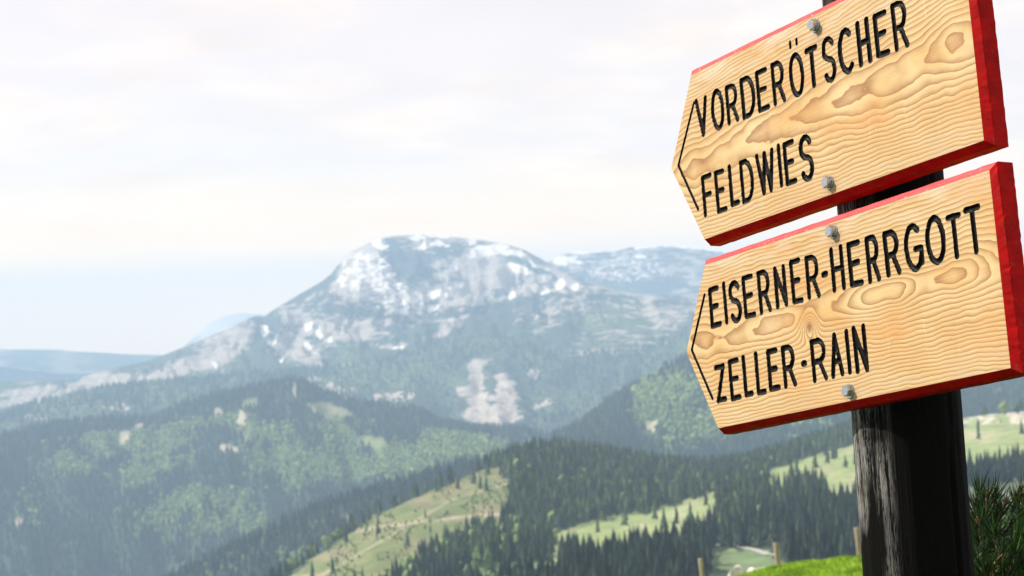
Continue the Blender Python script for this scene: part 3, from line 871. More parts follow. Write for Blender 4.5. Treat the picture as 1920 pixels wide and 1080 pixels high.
def broad_mesh(seed, lumps):
    tv, tf = broad_template(seed, lumps)
    mb = MB(); mb.ring([(0, 0, -.05), (0, 0, .45)], [.035, .02], 6, cap=False)
    return mesh_np('round_tree', np.concatenate([tv, np.array([tuple(v) for v in mb.v])]), [tf, np.array(mb.f) + len(tv)], [M_BROAD, M_BARK], midx=[0] * len(tf) + [1] * len(mb.f))
def single_tree(name, px_, py_, rr_, h, me, col, label, cat):
    a, te = azte([px_], [py_]); X = rr_ * math.sin(a[0]); Y = rr_ * math.cos(a[0])
    o = link(name, me, label=label, category=cat)
    o.location = (X, Y, float(T_hh.z(np.array([X]), np.array([Y]))[0]) - .3); o.scale = (h * 1.15, h * 1.15, h); o.color = col
    return o
single_tree('lime_green_tree', 1883, 785, 2300, 17, broad_mesh(401, 7), (.15, .20, .05, 1), 'lime green round tree standing on the stony pasture edge right of the post', 'tree')
single_tree('round_tree', 1846, 792, 2300, 13, broad_mesh(402, 6), (.05, .075, .04, 1), 'dark round tree on the pasture edge, nearest right of the sign post', 'tree')
single_tree('round_tree', 1910, 785, 2290, 18, broad_mesh(403, 7), (.045, .07, .04, 1), 'dark bushy tree on the pasture edge at the right border of the picture', 'tree')
single_tree('round_tree', 1000, 1003, 1480, 9, broad_mesh(404, 6), (.10, .15, .05, 1), 'small light green tree at the left end of the pale pasture', 'tree')

# shrubs and stumps on the logged slope
P2, px2, py2, _ = scatter(T_hh, 7.5, 480, 1000, 1350, 1960)
k = logged_H(px2, py2) & (fbm(px2 / 30, py2 / 18, 3, 195) > .52)
P2 = P2[k]; n2 = len(P2)
forest('shrubs', P2, rng.uniform(1.5, 5, n2), lfcol(n2, .75), BR_FAR, label='low green shrubs and regrowth dotted over the logged slope', category='shrubs')
P3, px3, py3, _ = scatter(T_hh, 17, 480, 1000, 1350, 1960)
k = logged_H(px3, py3) & (rng.uniform(0, 1, len(px3)) < .06 + .4 * (px3 > 885) * (py3 < 945))
P3 = P3[k]
forest('young_spruces', P3, rng.uniform(7, 17, len(P3)), spcol(len(P3), 1.3), SP_MID, label='thin lone spruces left standing on the logged slope', category='spruces')

# gravel track on the green clearing
def strip(name, pts, width, lift, m_, T=T_hh, **props):
    pts = np.array(pts, float); a, _ = azte(pts[:, 0], pts[:, 1])
    X = pts[:, 2] * np.sin(a); Y = pts[:, 2] * np.cos(a)
    t_ = np.linspace(0, len(X) - 1, 40); X = np.interp(t_, range(len(X)), X); Y = np.interp(t_, range(len(Y)), Y)
    dx_ = np.gradient(X); dy_ = np.gradient(Y); l = np.hypot(dx_, dy_)
    nx, ny = -dy_ / l, dx_ / l
    rows = []
    for s in (-1, 1): rows.append(np.stack([X + nx * s * width / 2, Y + ny * s * width / 2], -1))
    zc = np.maximum(T.z(rows[0][:, 0], rows[0][:, 1]), T.z(rows[1][:, 0], rows[1][:, 1])) + lift
    V = np.concatenate([np.c_[rows[0], zc], np.c_[rows[1], zc]])
    n_ = len(X)
    return link(name, mesh_np(name, V, np.array([(i, i + 1, n_ + i + 1, n_ + i) for i in range(n_ - 1)]), [m_]), **props)
m, t = mat('gravel')
t.out(t.ramp(t.noise(t.objco(), .8, 5, .7), [(.3, (.30, .29, .27)), (.7, (.38, .37, .345))]), .95)
M_GRAVEL = m
strip('gravel_track', [(1335, 1042, 1120), (1380, 1048, 1075), (1430, 1058, 1020), (1475, 1066, 985)], 5, .35, M_GRAVEL, kind='structure')


# ------------------------------------------------------------------ sign
D0 = 3.0 / 2.3
THK = 0.033
RS = np.array([[0.489144, -0.062765, 0.869942], [0.181911, 0.982814, -0.031375], [-0.853022, 0.173599, 0.492155]])   # board axes in camera space (right, up, forward)
CM = np.stack([CX, CY, fw], 1)                       # camera space -> world
AX = CM @ RS                                         # columns: U (along board), V (up board), N (into board)
ORG = CAM + CM @ (np.array([0.376524, 0.12652, 2.3]) * D0)
AU, AV, AN = AX[:, 0], AX[:, 1], AX[:, 2]
def plane_uv(px, py, off=0.0):
    d = ray([px], [py])[0]
    t_ = ((ORG + AN * off - CAM) @ AN) / (d @ AN)
    p = CAM + d * t_ - ORG
    return p @ AU, p @ AV

# --- materials
BOLTS = ([(1523, 47), (1549, 342)], [(1556, 434), (1587, 733)])
BU = ((-.2562 * D0, -.0164 * D0), (-.2600 * D0, -.2646 * D0))
def m_board(name, kind):
    m, t = mat(name)
    co = t.objco()
    x, y, z = t.sep(co)
    wv = t.noise(t.vm('MULTIPLY', co, (3.2, 9.0, 1.0)), 1.0, 3, .55)
    wf = t.noise(t.vm('MULTIPLY', co, (14.0, 26.0, 1.0)), 1.0, 3, .5)
    wl = t.noise(t.vm('MULTIPLY', co, (6.0, 2.0, 1.0)), 1.0, 2, .5)
    def gauss(cx, cy_, rx, ry):
        a = t.m('DIVIDE', t.m('SUBTRACT', x, cx), rx); b = t.m('DIVIDE', t.m('SUBTRACT', y, cy_), ry)
        return t.m('EXPONENT', t.m('MULTIPLY', t.m('ADD', t.m('MULTIPLY', a, a), t.m('MULTIPLY', b, b)), -1.0))
    if kind == 0:
        vc = t.m('ADD', .128, t.m('MULTIPLY', x, .03))
        dv = t.m('SUBTRACT', y, vc)
        hy = t.m('SUBTRACT', t.m('SQRT', t.m('ADD', t.m('MULTIPLY', dv, dv), .0062)), .0787)
        Fd = t.m('MULTIPLY', hy, 175.0)
        Fd = t.m('SUBTRACT', Fd, t.m('MULTIPLY', x, 6.5))
        Fd = t.m('ADD', Fd, t.m('MULTIPLY', t.m('SUBTRACT', wv, .5), 4.2))
        Fd = t.m('ADD', Fd, t.m('MULTIPLY', t.m('SUBTRACT', wf, .5), .9))
        Fd = t.m('SUBTRACT', Fd, t.m('MULTIPLY', gauss(.62, .17, .09, .035), 1.6))
    else:
        vc = t.m('SUBTRACT', .155, t.m('MULTIPLY', x, .01))
        dv = t.m('SUBTRACT', y, vc)
        hy = t.m('SUBTRACT', t.m('SQRT', t.m('ADD', t.m('MULTIPLY', dv, dv), .0028)), .053)
        Fd = t.m('MULTIPLY', hy, 165.0)
        Fd = t.m('ADD', Fd, t.m('MULTIPLY', t.m('SUBTRACT', wv, .5), 4.6))
        Fd = t.m('ADD', Fd, t.m('MULTIPLY', t.m('SUBTRACT', wf, .5), .9))
        Fd = t.m('SUBTRACT', Fd, t.m('MULTIPLY', gauss(.45, .150, .09, .030), 3.6))
        Fd = t.m('SUBTRACT', Fd, t.m('MULTIPLY', gauss(.60, .150, .05, .035), 3.0))
        Fd = t.m('ADD', Fd, t.m('MULTIPLY', gauss(.265, .128, .020, .022), 5.0))
        Fd = t.m('SUBTRACT', Fd, t.m('MULTIPLY', gauss(.17, .135, .10, .03), 1.5))
    Fd = t.m('ADD', t.m('ADD', Fd, t.m('MULTIPLY', t.m('SUBTRACT', wl, .5), 2.2)), t.m('MULTIPLY', t.m('SUBTRACT', t.noise(t.vm('MULTIPLY', co, (9.0, 4.0, 1.0)), 1.0, 3, .5), .5), 2.6))
    fr = t.m('FRACT', Fd)
    late = t.m('MULTIPLY', t.m('POWER', fr, 1.8), t.rng(fr, .93, 1.0, 1.0, .0))
    fib = t.noise(t.vm('MULTIPLY', co, (9.0, 420.0, 60.0)), 1.0, 3, .6)
    blot = t.noise(t.vm('MULTIPLY', co, (7.0, 11.0, 1.0)), 1.0, 4, .6)
    c = t.mix(t.rng(blot, .3, .7), (.545, .425, .23), (.475, .30, .11))
    c = t.mix(t.m('MULTIPLY', late, t.rng(t.noise(t.vm('MULTIPLY', co, (12.0, 12.0, 1.0)), 1.0, 3), -.0 + .3, .7, .9, 1.0)), c, (.19, .062, .012))
    c = t.mix(t.rng(fib, .35, .7, .0, .16), c, (.62, .47, .28), 'MIX')
    c = t.mix(t.rng(t.noise(t.vm('MULTIPLY', co, (5.0, 16.0, 1.0)), 1.0, 4, .6), .50, .66, 0, .55), c, (.47, .235, .075))
    c = t.mix(t.rng(t.noise(t.vm('MULTIPLY', co, (25.0, 700.0, 1.0)), 1.0, 3, .6), .56, .70, 0, .22), c, (.22, .09, .03))
    if kind == 1:
        kn = gauss(.265, .128, .007, .008)
        c = t.mix(t.m('MULTIPLY', kn, .85), c, (.16, .06, .02))
    # weathering: grey bleaching along the top edge and dirt specks
    gw = t.m('MULTIPLY', t.rng(y, .235, .30, 0.0, .6), t.rng(t.noise(t.vm('MULTIPLY', co, (10.0, 50.0, 1.0)), 1.0, 4, .65), .42, .62))
    c = t.mix(gw, c, (.56, .52, .45))
    gs = t.rng(t.noise(t.vm('MULTIPLY', co, (60.0, 8.0, 1.0)), 1.0, 4, .7), (.64), .74, 0, .14)
    c = t.mix(gs, c, (.82, .76, .62))
    sp = t.rng(t.noise(co, 130, 2, .5), .745, .77, 0, .8)
    c = t.mix(sp, c, (.12, .09, .05))
    for (bx_, by_) in BOLTS[kind]:
        u_, v_ = plane_uv(bx_, by_, -.006); u_ -= BU[kind][0]; v_ -= BU[kind][1]
        st_ = t.m('MULTIPLY', gauss(u_ + .004, v_ - .012, .014, .020), t.rng(t.noise(co, 70, 4, .7), .38, .62, .1, .85))
        c = t.mix(st_, c, (.17, .12, .075))
    ck = t.m('MULTIPLY', t.rng(t.noise(t.vm('MULTIPLY', co, (5.0, 520.0, 1.0)), 1.0, 2, .5), .70, .735), t.rng(t.noise(t.vm('MULTIPLY', co, (8.0, 14.0, 1.0)), 1.0, 2), .52, .60))
    c = t.mix(t.m('MULTIPLY', ck, .7), c, (.09, .05, .02))
    edge = t.m('MULTIPLY', t.rng(y, .0, .045, .55, 0.0), t.rng(t.noise(t.vm('MULTIPLY', co, (14.0, 60.0, 1.0)), 1.0, 4, .7), .45, .65))
    c = t.mix(edge, c, (.40, .34, .25))
    h = t.m('ADD', t.m('MULTIPLY', late, .6), t.m('MULTIPLY', fib, .5))
    t.out(c, t.rng(late, 0, 1, .62, .48), t.bump(h, .22, .0005), spec=.2)
    return m
M_BD = [m_board('pine_wood_upper', 0), m_board('pine_wood_lower', 1)]

m, t = mat('black_groove_paint')
co = t.objco()
n1 = t.noise(co, 260, 3, .6)
t.out(t.mix(t.rng(t.noise(co, 45, 4, .7), .62, .75, 0, .5), (.002, .002, .002), (.06, .05, .04)), t.rng(n1, .3, .7, .45, .65), t.bump(n1, .15, .0005), spec=.08)
M_BLACK = m

m, t = mat('red_paint')
co = t.objco()
n1 = t.noise(t.vm('MULTIPLY', co, (30.0, 300.0, 300.0)), 1.0, 4, .65)
n2 = t.noise(co, 30, 4, .7)
c = t.mix(t.rng(n2, .35, .7), (.40, .004, .003), (.24, .003, .003))
c = t.mix(t.rng(t.noise(co, 75, 5, .8), .61, .66, 0, .95), c, (.10, .05, .03))
t.out(c, t.rng(n1, .3, .7, .5, .7), t.bump(n1, .3, .0010), spec=.06)
M_RED = m
m, t = mat('sunlit_faded_red_paint')  # top edge only: sun and sky light mixed into a pinker red
co = t.objco()
n1 = t.noise(t.vm('MULTIPLY', co, (20.0, 300.0, 300.0)), 1.0, 4, .65)
c = t.mix(t.rng(n1, .3, .7), (.44, .018, .024), (.44, .07, .07))
c = t.mix(t.rng(t.noise(co, 90, 5, .8), .60, .66, 0, .9), c, (.30, .24, .19))
t.out(c, .6, t.bump(n1, .4, .001), spec=.15)
M_REDTOP = m

m, t = mat('galvanised_steel')
co = t.objco()
t.out(t.ramp(t.noise(co, 400, 3), [(.3, (.34, .35, .36)), (.7, (.60, .61, .62))]), t.rng(t.noise(co, 120, 3), .3, .7, .10, .22), metal=1.0)
M_STEEL = m

def post_axis(px, py):
    d = ray([px], [py])[0]; off = THK + .084
    t_ = ((ORG + AN * off - CAM) @ AN) / (d @ AN)
    return CAM + d * t_
pa, pb = post_axis(1641, 5), post_axis(1722, 1080)
dirp = (pa - pb) / np.linalg.norm(pa - pb)
zq = Vector(dirp).to_track_quat('Z', 'Y')
ws = zq.inverted() @ Vector((-.97, -.25, 0))      # the weather side faces left in the picture
POST_SIDE = (ws.x, ws.y)
POST_LEN = float(np.linalg.norm(pa + dirp * .10 - (pb - dirp * ((pb[2] + .15) / dirp[2]))))
m, t = mat('weathered_dark_post')
co = t.objco()
st = t.noise(t.vm('MULTIPLY', co, (110.0, 110.0, 3.6)), 1.0, 5, .68)
st2 = t.noise(t.vm('MULTIPLY', co, (330.0, 330.0, 16.0)), 1.0, 4, .7)
lg = t.noise(t.vm('MULTIPLY', co, (9.0, 9.0, 3.5)), 1.0, 3, .6)
ox, oy, oz = t.sep(co)
sidem = t.rng(t.m('ADD', t.m('MULTIPLY', ox, POST_SIDE[0]), t.m('MULTIPLY', oy, POST_SIDE[1])), .054, .082)
gr = t.noise(t.vm('MULTIPLY', co, (520.0, 520.0, 70.0)), 1.0, 4, .75)
sidem = t.m('MULTIPLY', sidem, t.rng(oz, POST_LEN - .5, POST_LEN - .4, 1.0, .12))
worn = t.m('MULTIPLY', t.m('MULTIPLY', t.rng(t.m('ADD', t.m('ADD', t.m('MULTIPLY', st, .8), t.m('MULTIPLY', st2, .6)), t.m('MULTIPLY', gr, .7)), .98, 1.14), t.rng(lg, .36, .52)), sidem, clamp=True)
c = t.mix(worn, (.003, .003, .0025), (.38, .37, .345))
c = t.mix(t.rng(st2, .62, .74, 0, .4), c, (.010, .009, .006))
t.out(c, t.rng(worn, 0, 1, .7, .85), t.bump(t.m('ADD', st, t.m('MULTIPLY', st2, .6)), .9, .004), spec=.04)
M_POST = m

# --- glyph strokes (centre lines in a unit box, x right, y up)
def arc(cx, cy_, rx, ry, a0, a1, n=12):
    return [(cx + rx * math.cos(R_(a0 + (a1 - a0) * k / n)), cy_ + ry * math.sin(R_(a0 + (a1 - a0) * k / n))) for k in range(n + 1)]
BOWL = [(0, 1)] + [(.45, 1)] + arc(.5, .73, .5, .27, 90, -90, 10) + [(0, .46)]
G = {
 'V': [[(0, 1), (.5, 0), (1, 1)]],
 'O': [arc(.5, .5, .5, .5, 0, 360, 28)],
 'R': [[(0, 0), (0, 1)], BOWL, [(.55, .46), (1, 0)]],
 'D': [[(0, 0), (0, 1)], [(0, 1), (.35, 1)] + arc(.4, .5, .6, .5, 90, -90, 16) + [(0, 0)]],
 'E': [[(0, 0), (0, 1)], [(0, 1), (1, 1)], [(0, .52), (.82, .52)], [(0, 0), (1, 0)]],
 'T': [[(0, 1), (1, 1)], [(.5, 1), (.5, 0)]],
 'S': [arc(.5, .76, .5, .24, 25, 270, 14) + arc(.5, .26, .5, .26, 90, -155, 14)],
 'C': [arc(.55, .5, .55, .5, 50, 310, 22)],
 'H': [[(0, 0), (0, 1)], [(1, 0), (1, 1)], [(0, .5), (1, .5)]],
 'F': [[(0, 0), (0, 1)], [(0, 1), (1, 1)], [(0, .52), (.85, .52)]],
 'L': [[(0, 1), (0, 0)], [(0, 0), (1, 0)]],
 'W': [[(0, 1), (.27, 0), (.5, 1), (.73, 0), (1, 1)]],
 'I': [[(0, 0), (0, 1)]],
 'N': [[(0, 0), (0, 1)], [(0, 1), (1, 0)], [(1, 0), (1, 1)]],
 '-': [[(0, .5), (1, .5)]],
 'G': [arc(.52, .5, .52, .5, 50, 330, 22) + [(1, .12), (1, .45)], [(1, .45), (.6, .45)]],
 'Z': [[(0, 1), (1, 1)], [(1, 1), (0, 0)], [(0, 0), (1, 0)]],
 'A': [[(0, 0), (.5, 1), (1, 0)], [(.2, .34), (.8, .34)]],
}
# letter, left pixel, right pixel, top pixel, bottom pixel (outer edges in the photograph)
LINES = [
 [('V', (1302, 188), (1325, 180), (1313, 182), (1321, 256)), ('O', (1333, 206), (1358, 203), (1342, 166), (1345, 247)), ('R', (1361, 196), (1387, 228), (1362, 160), (1367, 236)),
  ('D', (1389, 185), (1416, 172), (1390, 145), (1397, 225)), ('E', (1418, 170), (1444, 200), (1419, 132), (1426, 212)), ('R', (1447, 160), (1475, 193), (1448, 117), (1454, 200)),
  ('O', (1479, 142), (1508, 138), (1492, 97), (1495, 184)), ('T', (1508, 97), (1532, 82), (1520, 86), (1526, 166)), ('S', (1542, 115), (1567, 110), (1553, 67), (1557, 156)),
  ('C', (1571, 100), (1601, 92), (1586, 50), (1588, 141)), ('H', (1607, 84), (1632, 74), (1605, 40), (1612, 128)), ('E', (1639, 68), (1670, 97), (1639, 26), (1647, 111)), ('R', (1673, 52), (1706, 88), (1672, 6), (1681, 98))],
 [('F', (1317, 370), (1334, 327), (1316, 329), (1324, 408)), ('E', (1341, 360), (1364, 390), (1341, 320), (1348, 401)), ('L', (1367, 350), (1388, 379), (1366, 309), (1372, 389)), ('D', (1388, 342), (1413, 330), (1388, 301), (1395, 383)),
  ('W', (1416, 300), (1451, 285), (1433, 282), (1440, 364)), ('I', (1458, 310), (1466, 305), (1459, 269), (1466, 353)), ('E', (1470, 308), (1495, 335), (1470, 266), (1477, 350)), ('S', (1499, 300), (1525, 295), (1511, 251), (1515, 341))],
 [('E', (1330, 578), (1354, 612), (1330, 539), (1336, 617)), ('I', (1356, 570), (1363, 568), (1356, 528), (1362, 610)), ('S', (1367, 568), (1390, 563), (1378, 524), (1382, 607)), ('E', (1393, 558), (1418, 589), (1393, 517), (1399, 599)),
  ('R', (1421, 550), (1448, 583), (1421, 508), (1427, 591)), ('N', (1452, 540), (1475, 533), (1460, 497), (1466, 578)), ('E', (1482, 530), (1507, 562), (1482, 487), (1488, 572)), ('R', (1511, 522), (1540, 557), (1511, 480), (1517, 564)),
  ('-', (1540, 516), (1553, 513), (1546, 475), (1546, 555)), ('H', (1558, 508), (1583, 500), (1556, 464), (1564, 550)), ('E', (1590, 498), (1620, 528), (1589, 454), (1596, 541)), ('R', (1624, 488), (1653, 524), (1622, 443), (1629, 534)),
  ('R', (1658, 480), (1691, 515), (1657, 434), (1665, 522)), ('G', (1695, 466), (1735, 500), (1712, 417), (1719, 510)), ('O', (1735, 452), (1773, 446), (1753, 402), (1757, 498)), ('T', (1772, 410), (1801, 397), (1788, 399), (1795, 486)), ('T', (1806, 396), (1838, 383), (1822, 385), (1832, 477))],
 [('Z', (1341, 722), (1364, 750), (1350, 682), (1354, 755)), ('E', (1367, 714), (1391, 746), (1367, 673), (1373, 753)), ('L', (1393, 706), (1414, 739), (1392, 665), (1399, 746)), ('L', (1416, 700), (1438, 734), (1416, 659), (1422, 742)),
  ('E', (1439, 696), (1464, 727), (1439, 655), (1445, 735)), ('R', (1467, 690), (1495, 724), (1467, 648), (1473, 730)), ('-', (1502, 681), (1513, 679), (1507, 643), (1507, 720)), ('R', (1521, 678), (1553, 709), (1521, 636), (1529, 718)),
  ('A', (1558, 700), (1583, 695), (1565, 623), (1570, 709)), ('I', (1586, 660), (1594, 658), (1586, 616), (1593, 703)), ('N', (1600, 655), (1626, 650), (1608, 609), (1616, 700))],
]
ARROWS = [[(1301, 193), (1272, 310), (1309, 392)], [(1321, 553), (1297, 656), (1336, 747)]]
DOTS = [[(1481, 79), (1482, 89)], [(1493, 74), (1494, 83)]]
BOARDS = [dict(u0=-.2562 * D0, u1=.2676 * D0, v0=-.0164 * D0, v1=.2067 * D0, tip=(1259, 316), lines=(0, 1), name='upper', label='upper direction board reading VORDERÖTSCHER and FELDWIES'),
          dict(u0=-.2600 * D0, u1=.2706 * D0, v0=-.2646 * D0, v1=-.0502 * D0, tip=(1287, 660), lines=(2, 3), name='lower', label='lower direction board reading EISERNER-HERRGOTT and ZELLER-RAIN')]

def seg_d(X, Y, x0, y0, x1, y1):
    dx_, dy_ = x1 - x0, y1 - y0; l2 = dx_ * dx_ + dy_ * dy_ + 1e-12
    t_ = np.clip(((X - x0) * dx_ + (Y - y0) * dy_) / l2, 0, 1)
    return np.hypot(X - x0 - t_ * dx_, Y - y0 - t_ * dy_)

base_w = ORG + AU * 0
signpost = bpy.data.objects.new('signpost', None); COL.objects.link(signpost)
signpost['label'] = 'weathered dark log post carrying two red-edged wooden arrow signs'
signpost['category'] = 'signpost'

def board_matrix(b):
    o = ORG + AU * b['u0'] + AV * b['v0']
    return Matrix(((AU[0], AV[0], -AN[0], o[0]), (AU[1], AV[1], -AN[1], o[1]), (AU[2], AV[2], -AN[2], o[2]), (0, 0, 0, 1)))

for bi, b in enumerate(BOARDS):
    L = b['u1'] - b['u0']; Hh = b['v1'] - b['v0']
    tu, tv = plane_uv(*b['tip']); tu -= b['u0']; tv -= b['v0']
    tu -= 0.0; yt = float(np.clip(tv, .3 * Hh, .7 * Hh))
    # strokes in board space
    SEG = []          # (letter id, x0,y0,x1,y1,radius)
    letters = []
    def add_poly(lid, pts, rad):
        for (a_, c_) in zip(pts[:-1], pts[1:]): SEG.append((lid, a_[0], a_[1], c_[0], c_[1], rad))
    for ln in b['lines']:
        for ch, lf, rt, tp, bt in LINES[ln]:
            xl = plane_uv(*lf)[0] - b['u0']; xr = plane_uv(*rt)[0] - b['u0']
            yt1 = plane_uv(*tp)[1] - b['v0']; yb = plane_uv(*bt)[1] - b['v0']
            rad = .0050 + random.uniform(-.0003, .0003)
            if ch == '-': rad = .0055
            lid = len(letters); letters.append(('hyphen' if ch == '-' else 'letter', ch))
            x0, x1, y0, y1 = xl + rad, xr - rad, yb + rad, yt1 - rad
            if ch == 'I': x0 = x1 = (xl + xr) / 2
            if x1 < x0: x0 = x1 = (x0 + x1) / 2
            for st_ in G[ch]:
                pts = [(x0 + (x1 - x0) * p[0] + random.uniform(-.0005, .0005), y0 + (y1 - y0) * p[1] + random.uniform(-.0005, .0005)) for p in st_]
                if ch == 'O': pts[-1] = pts[0]
                add_poly(lid, pts, rad)
            if ch == 'O' and ln == 0 and lf[0] > 1450:
                letters[lid] = ('letter', 'O-umlaut')
                for dd in DOTS:
                    pts = [(plane_uv(*p)[0] - b['u0'], plane_uv(*p)[1] - b['v0']) for p in dd]
                    add_poly(lid, pts, .0030)
    lid = len(letters); letters.append(('arrow_line', ''))
    add_poly(lid, [(plane_uv(*p)[0] - b['u0'], plane_uv(*p)[1] - b['v0']) for p in ARROWS[bi]], .0032)
    # grid sheet of the front face, sheared to the arrow tip at its left
    def uleft(y): return np.where(y < yt, tu * (y / yt), tu * (1 - (y - yt) / (Hh - yt)))
    GS = .0016
    nx = int((L - tu) / GS); ny = int(Hh / GS)
    yy = np.linspace(0, Hh, ny + 1); tx_ = np.linspace(0, 1, nx + 1)
    ul = uleft(yy)
    X = ul[None, :] + (L - ul)[None, :] * tx_[:, None]; Y = np.repeat(yy[None, :], nx + 1, 0)
    SD = np.full(X.shape, .05); ID = np.full(X.shape, -1)
    for (lid, x0, y0, x1, y1, rad) in SEG:
        mg = rad + .006
        j0 = max(0, int((min(y0, y1) - mg) / GS)); j1 = min(ny + 1, int((max(y0, y1) + mg) / GS) + 2)
        i0 = max(0, int((min(x0, x1) - mg - max(0, 0)) / GS) - 2); i1 = min(nx + 1, int((max(x0, x1) + mg - tu) / GS) + 3)
        sl_ = (slice(i0, i1), slice(j0, j1))
        d_ = seg_d(X[sl_], Y[sl_], x0, y0, x1, y1)
        wob = (vnoise(X[sl_] / .006, Y[sl_] / .006, 7) - .5) * .0007
        d_ = d_ - rad + wob
        cur = SD[sl_]; better = d_ < cur
        SD[sl_] = np.where(better, d_, cur); ID[sl_] = np.where(better, lid, ID[sl_])
    # snap near vertices onto the groove edge
    gx, gy = np.gradient(SD)
    hx = (L - ul)[None, :] / nx
    gx = gx / hx; gy = gy / (Hh / ny)
    g = np.hypot(gx, gy) + 1e-6
    near = (np.abs(SD) < .55 * GS) & (g > .3)
    near[0, :] = near[-1, :] = False; near[:, 0] = near[:, -1] = False
    X = np.where(near, X - SD * gx / g / g, X); Y = np.where(near, Y - SD * gy / g / g, Y)
    SD = np.where(near, 0, SD)
    depth = np.where(SD < 0, -np.minimum(np.sqrt(np.clip(1 - (1 + SD / .0050) ** 2, 0, 1)) * .0036, .0036), 0.0)
    Vg = np.stack([X, Y, depth], -1).reshape(-1, 3)
    idx = np.arange((nx + 1) * (ny + 1)).reshape(nx + 1, ny + 1)
    q = np.stack([idx[:-1, :-1], idx[1:, :-1], idx[1:, 1:], idx[:-1, 1:]], -1).reshape(-1, 4)
    sdf = SD.reshape(-1); idf = ID.reshape(-1)
    fs = sdf[q].mean(1); ing = fs < -1e-5
    fid = np.where(ing, idf[q[np.arange(len(q)), np.argmin(sdf[q], 1)]], -1)
    mw = board_matrix(b)
    # wood body: front sheet plus core under the painted edging
    fw_ = q[~ing]
    used, inv_ = np.unique(fw_, return_inverse=True)
    bm = mesh_np('direction_board', Vg[used], inv_.reshape(-1, 4), [M_BD[bi]], smooth=False)
    bo = link('direction_board', bm, signpost, label=b['label'])
    bo.matrix_parent_inverse = Matrix.Identity(4); bo.matrix_world = mw
    for lid, (nm, ch) in enumerate(letters):
        fq = q[fid == lid]
        if not len(fq): continue
        used, inv_ = np.unique(fq, return_inverse=True)
        me = mesh_np(nm, Vg[used], inv_.reshape(-1, 4), [M_BLACK], smooth=True)
        o = link(nm, me, bo)
        if nm == 'letter': o['label'] = 'carved black letter ' + ch
        if nm == 'arrow_line': o['label'] = 'carved black chevron line along the arrow tip'
    # painted edging: chamfer ring, sides and back
    def prof(cL, cT, cR, cB, z):
        # outline offset outwards per side: lower left, lower right, upper right, upper left, tip
        return [(-cL, -cB, z), (L + cR, -cB, z), (L + cR, Hh + cT, z), (-cL, Hh + cT, z), (tu - cL * 1.1, yt, z)]
    if bi == 0: r0 = prof(.0, .0, .0, .0, 0); r1 = prof(.0012, .0080, .0120, .0090, -.0045)
    else: r0 = prof(.0, .0, .0, .0, 0); r1 = prof(.0015, .0085, .0120, .0090, -.0045)
    r1 = [(x, y, z * (2.5, 1.9, .8, .8, .5)[k]) for k, (x, y, z) in enumerate(r1)]
    e = .0014
    r2 = [(x + (e if k in (1, 2) else -e), y + (e if k in (2, 3) else (-e if k in (0, 1) else 0)), z - .002) for k, (x, y, z) in enumerate(r1)]
    r3 = [(x, y, -THK) for (x, y, z) in r2]
    # subdivide each outline edge so the paint edge can wander a little
    def sub(rg, n_, jit):
        out = []
        for k in range(5):
            a_ = np.array(rg[k]); c_ = np.array(rg[(k + 1) % 5])
            for s_ in range(n_):
                p = a_ + (c_ - a_) * s_ / n_
                if s_ and jit: p = p + np.array([rng.normal(0, jit), rng.normal(0, jit), rng.normal(0, jit)]) 
                out.append(tuple(p))
        return out
    NS = 46
    rings = [sub(r0, NS, 0), sub(r1, NS, .00030), sub(r2, NS, .00025), sub(r3, NS, .00022)]
    NT_ = 5 * NS
    Vp = [p for rg in rings for p in rg]; Fp = []
    for a_ in range(3):
        for k in range(NT_):
            k2 = (k + 1) % NT_
            Fp.append((a_ * NT_ + k, (a_ + 1) * NT_ + k, (a_ + 1) * NT_ + k2, a_ * NT_ + k2))
    mi = []
    for a_ in range(3):
        for k in range(NT_): mi.append(1 if (k // NS == 2) else 0)
    me = bpy.data.meshes.new('painted_edge')
    me.from_pydata(Vp, [], Fp + [tuple(3 * NT_ + k for k in range(NT_))])
    me.materials.append(M_RED); me.materials.append(M_REDTOP)
    me.polygons.foreach_set('material_index', mi + [0])
    me.update()
    link('painted_edge', me, bo)
    # hex bolts with washer
    for (bx_, by_) in ([(1523, 47), (1549, 342)], [(1556, 434), (1587, 733)])[bi]:
        uu, vv = plane_uv(bx_, by_, -.006); uu -= b['u0']; vv -= b['v0']
        mb = MB()
        def disc(r_, z0, z1, n_, ch_=0.0, ph=0.0):
            mb.ring([(uu, vv, z0), (uu, vv, z1 - ch_), (uu, vv, z1)], [r_, r_, r_ - ch_], n_, phase=ph)
        disc(.0112, -.001, .0016, 28, .0004)
        disc(.0093, .0016, .0100, 6, .0010, random.uniform(0, 1))
        disc(.0070, .0098, .0106, 18, .0008)
        me = mb.mesh('bolt', [M_STEEL])
        link('bolt', me, bo)

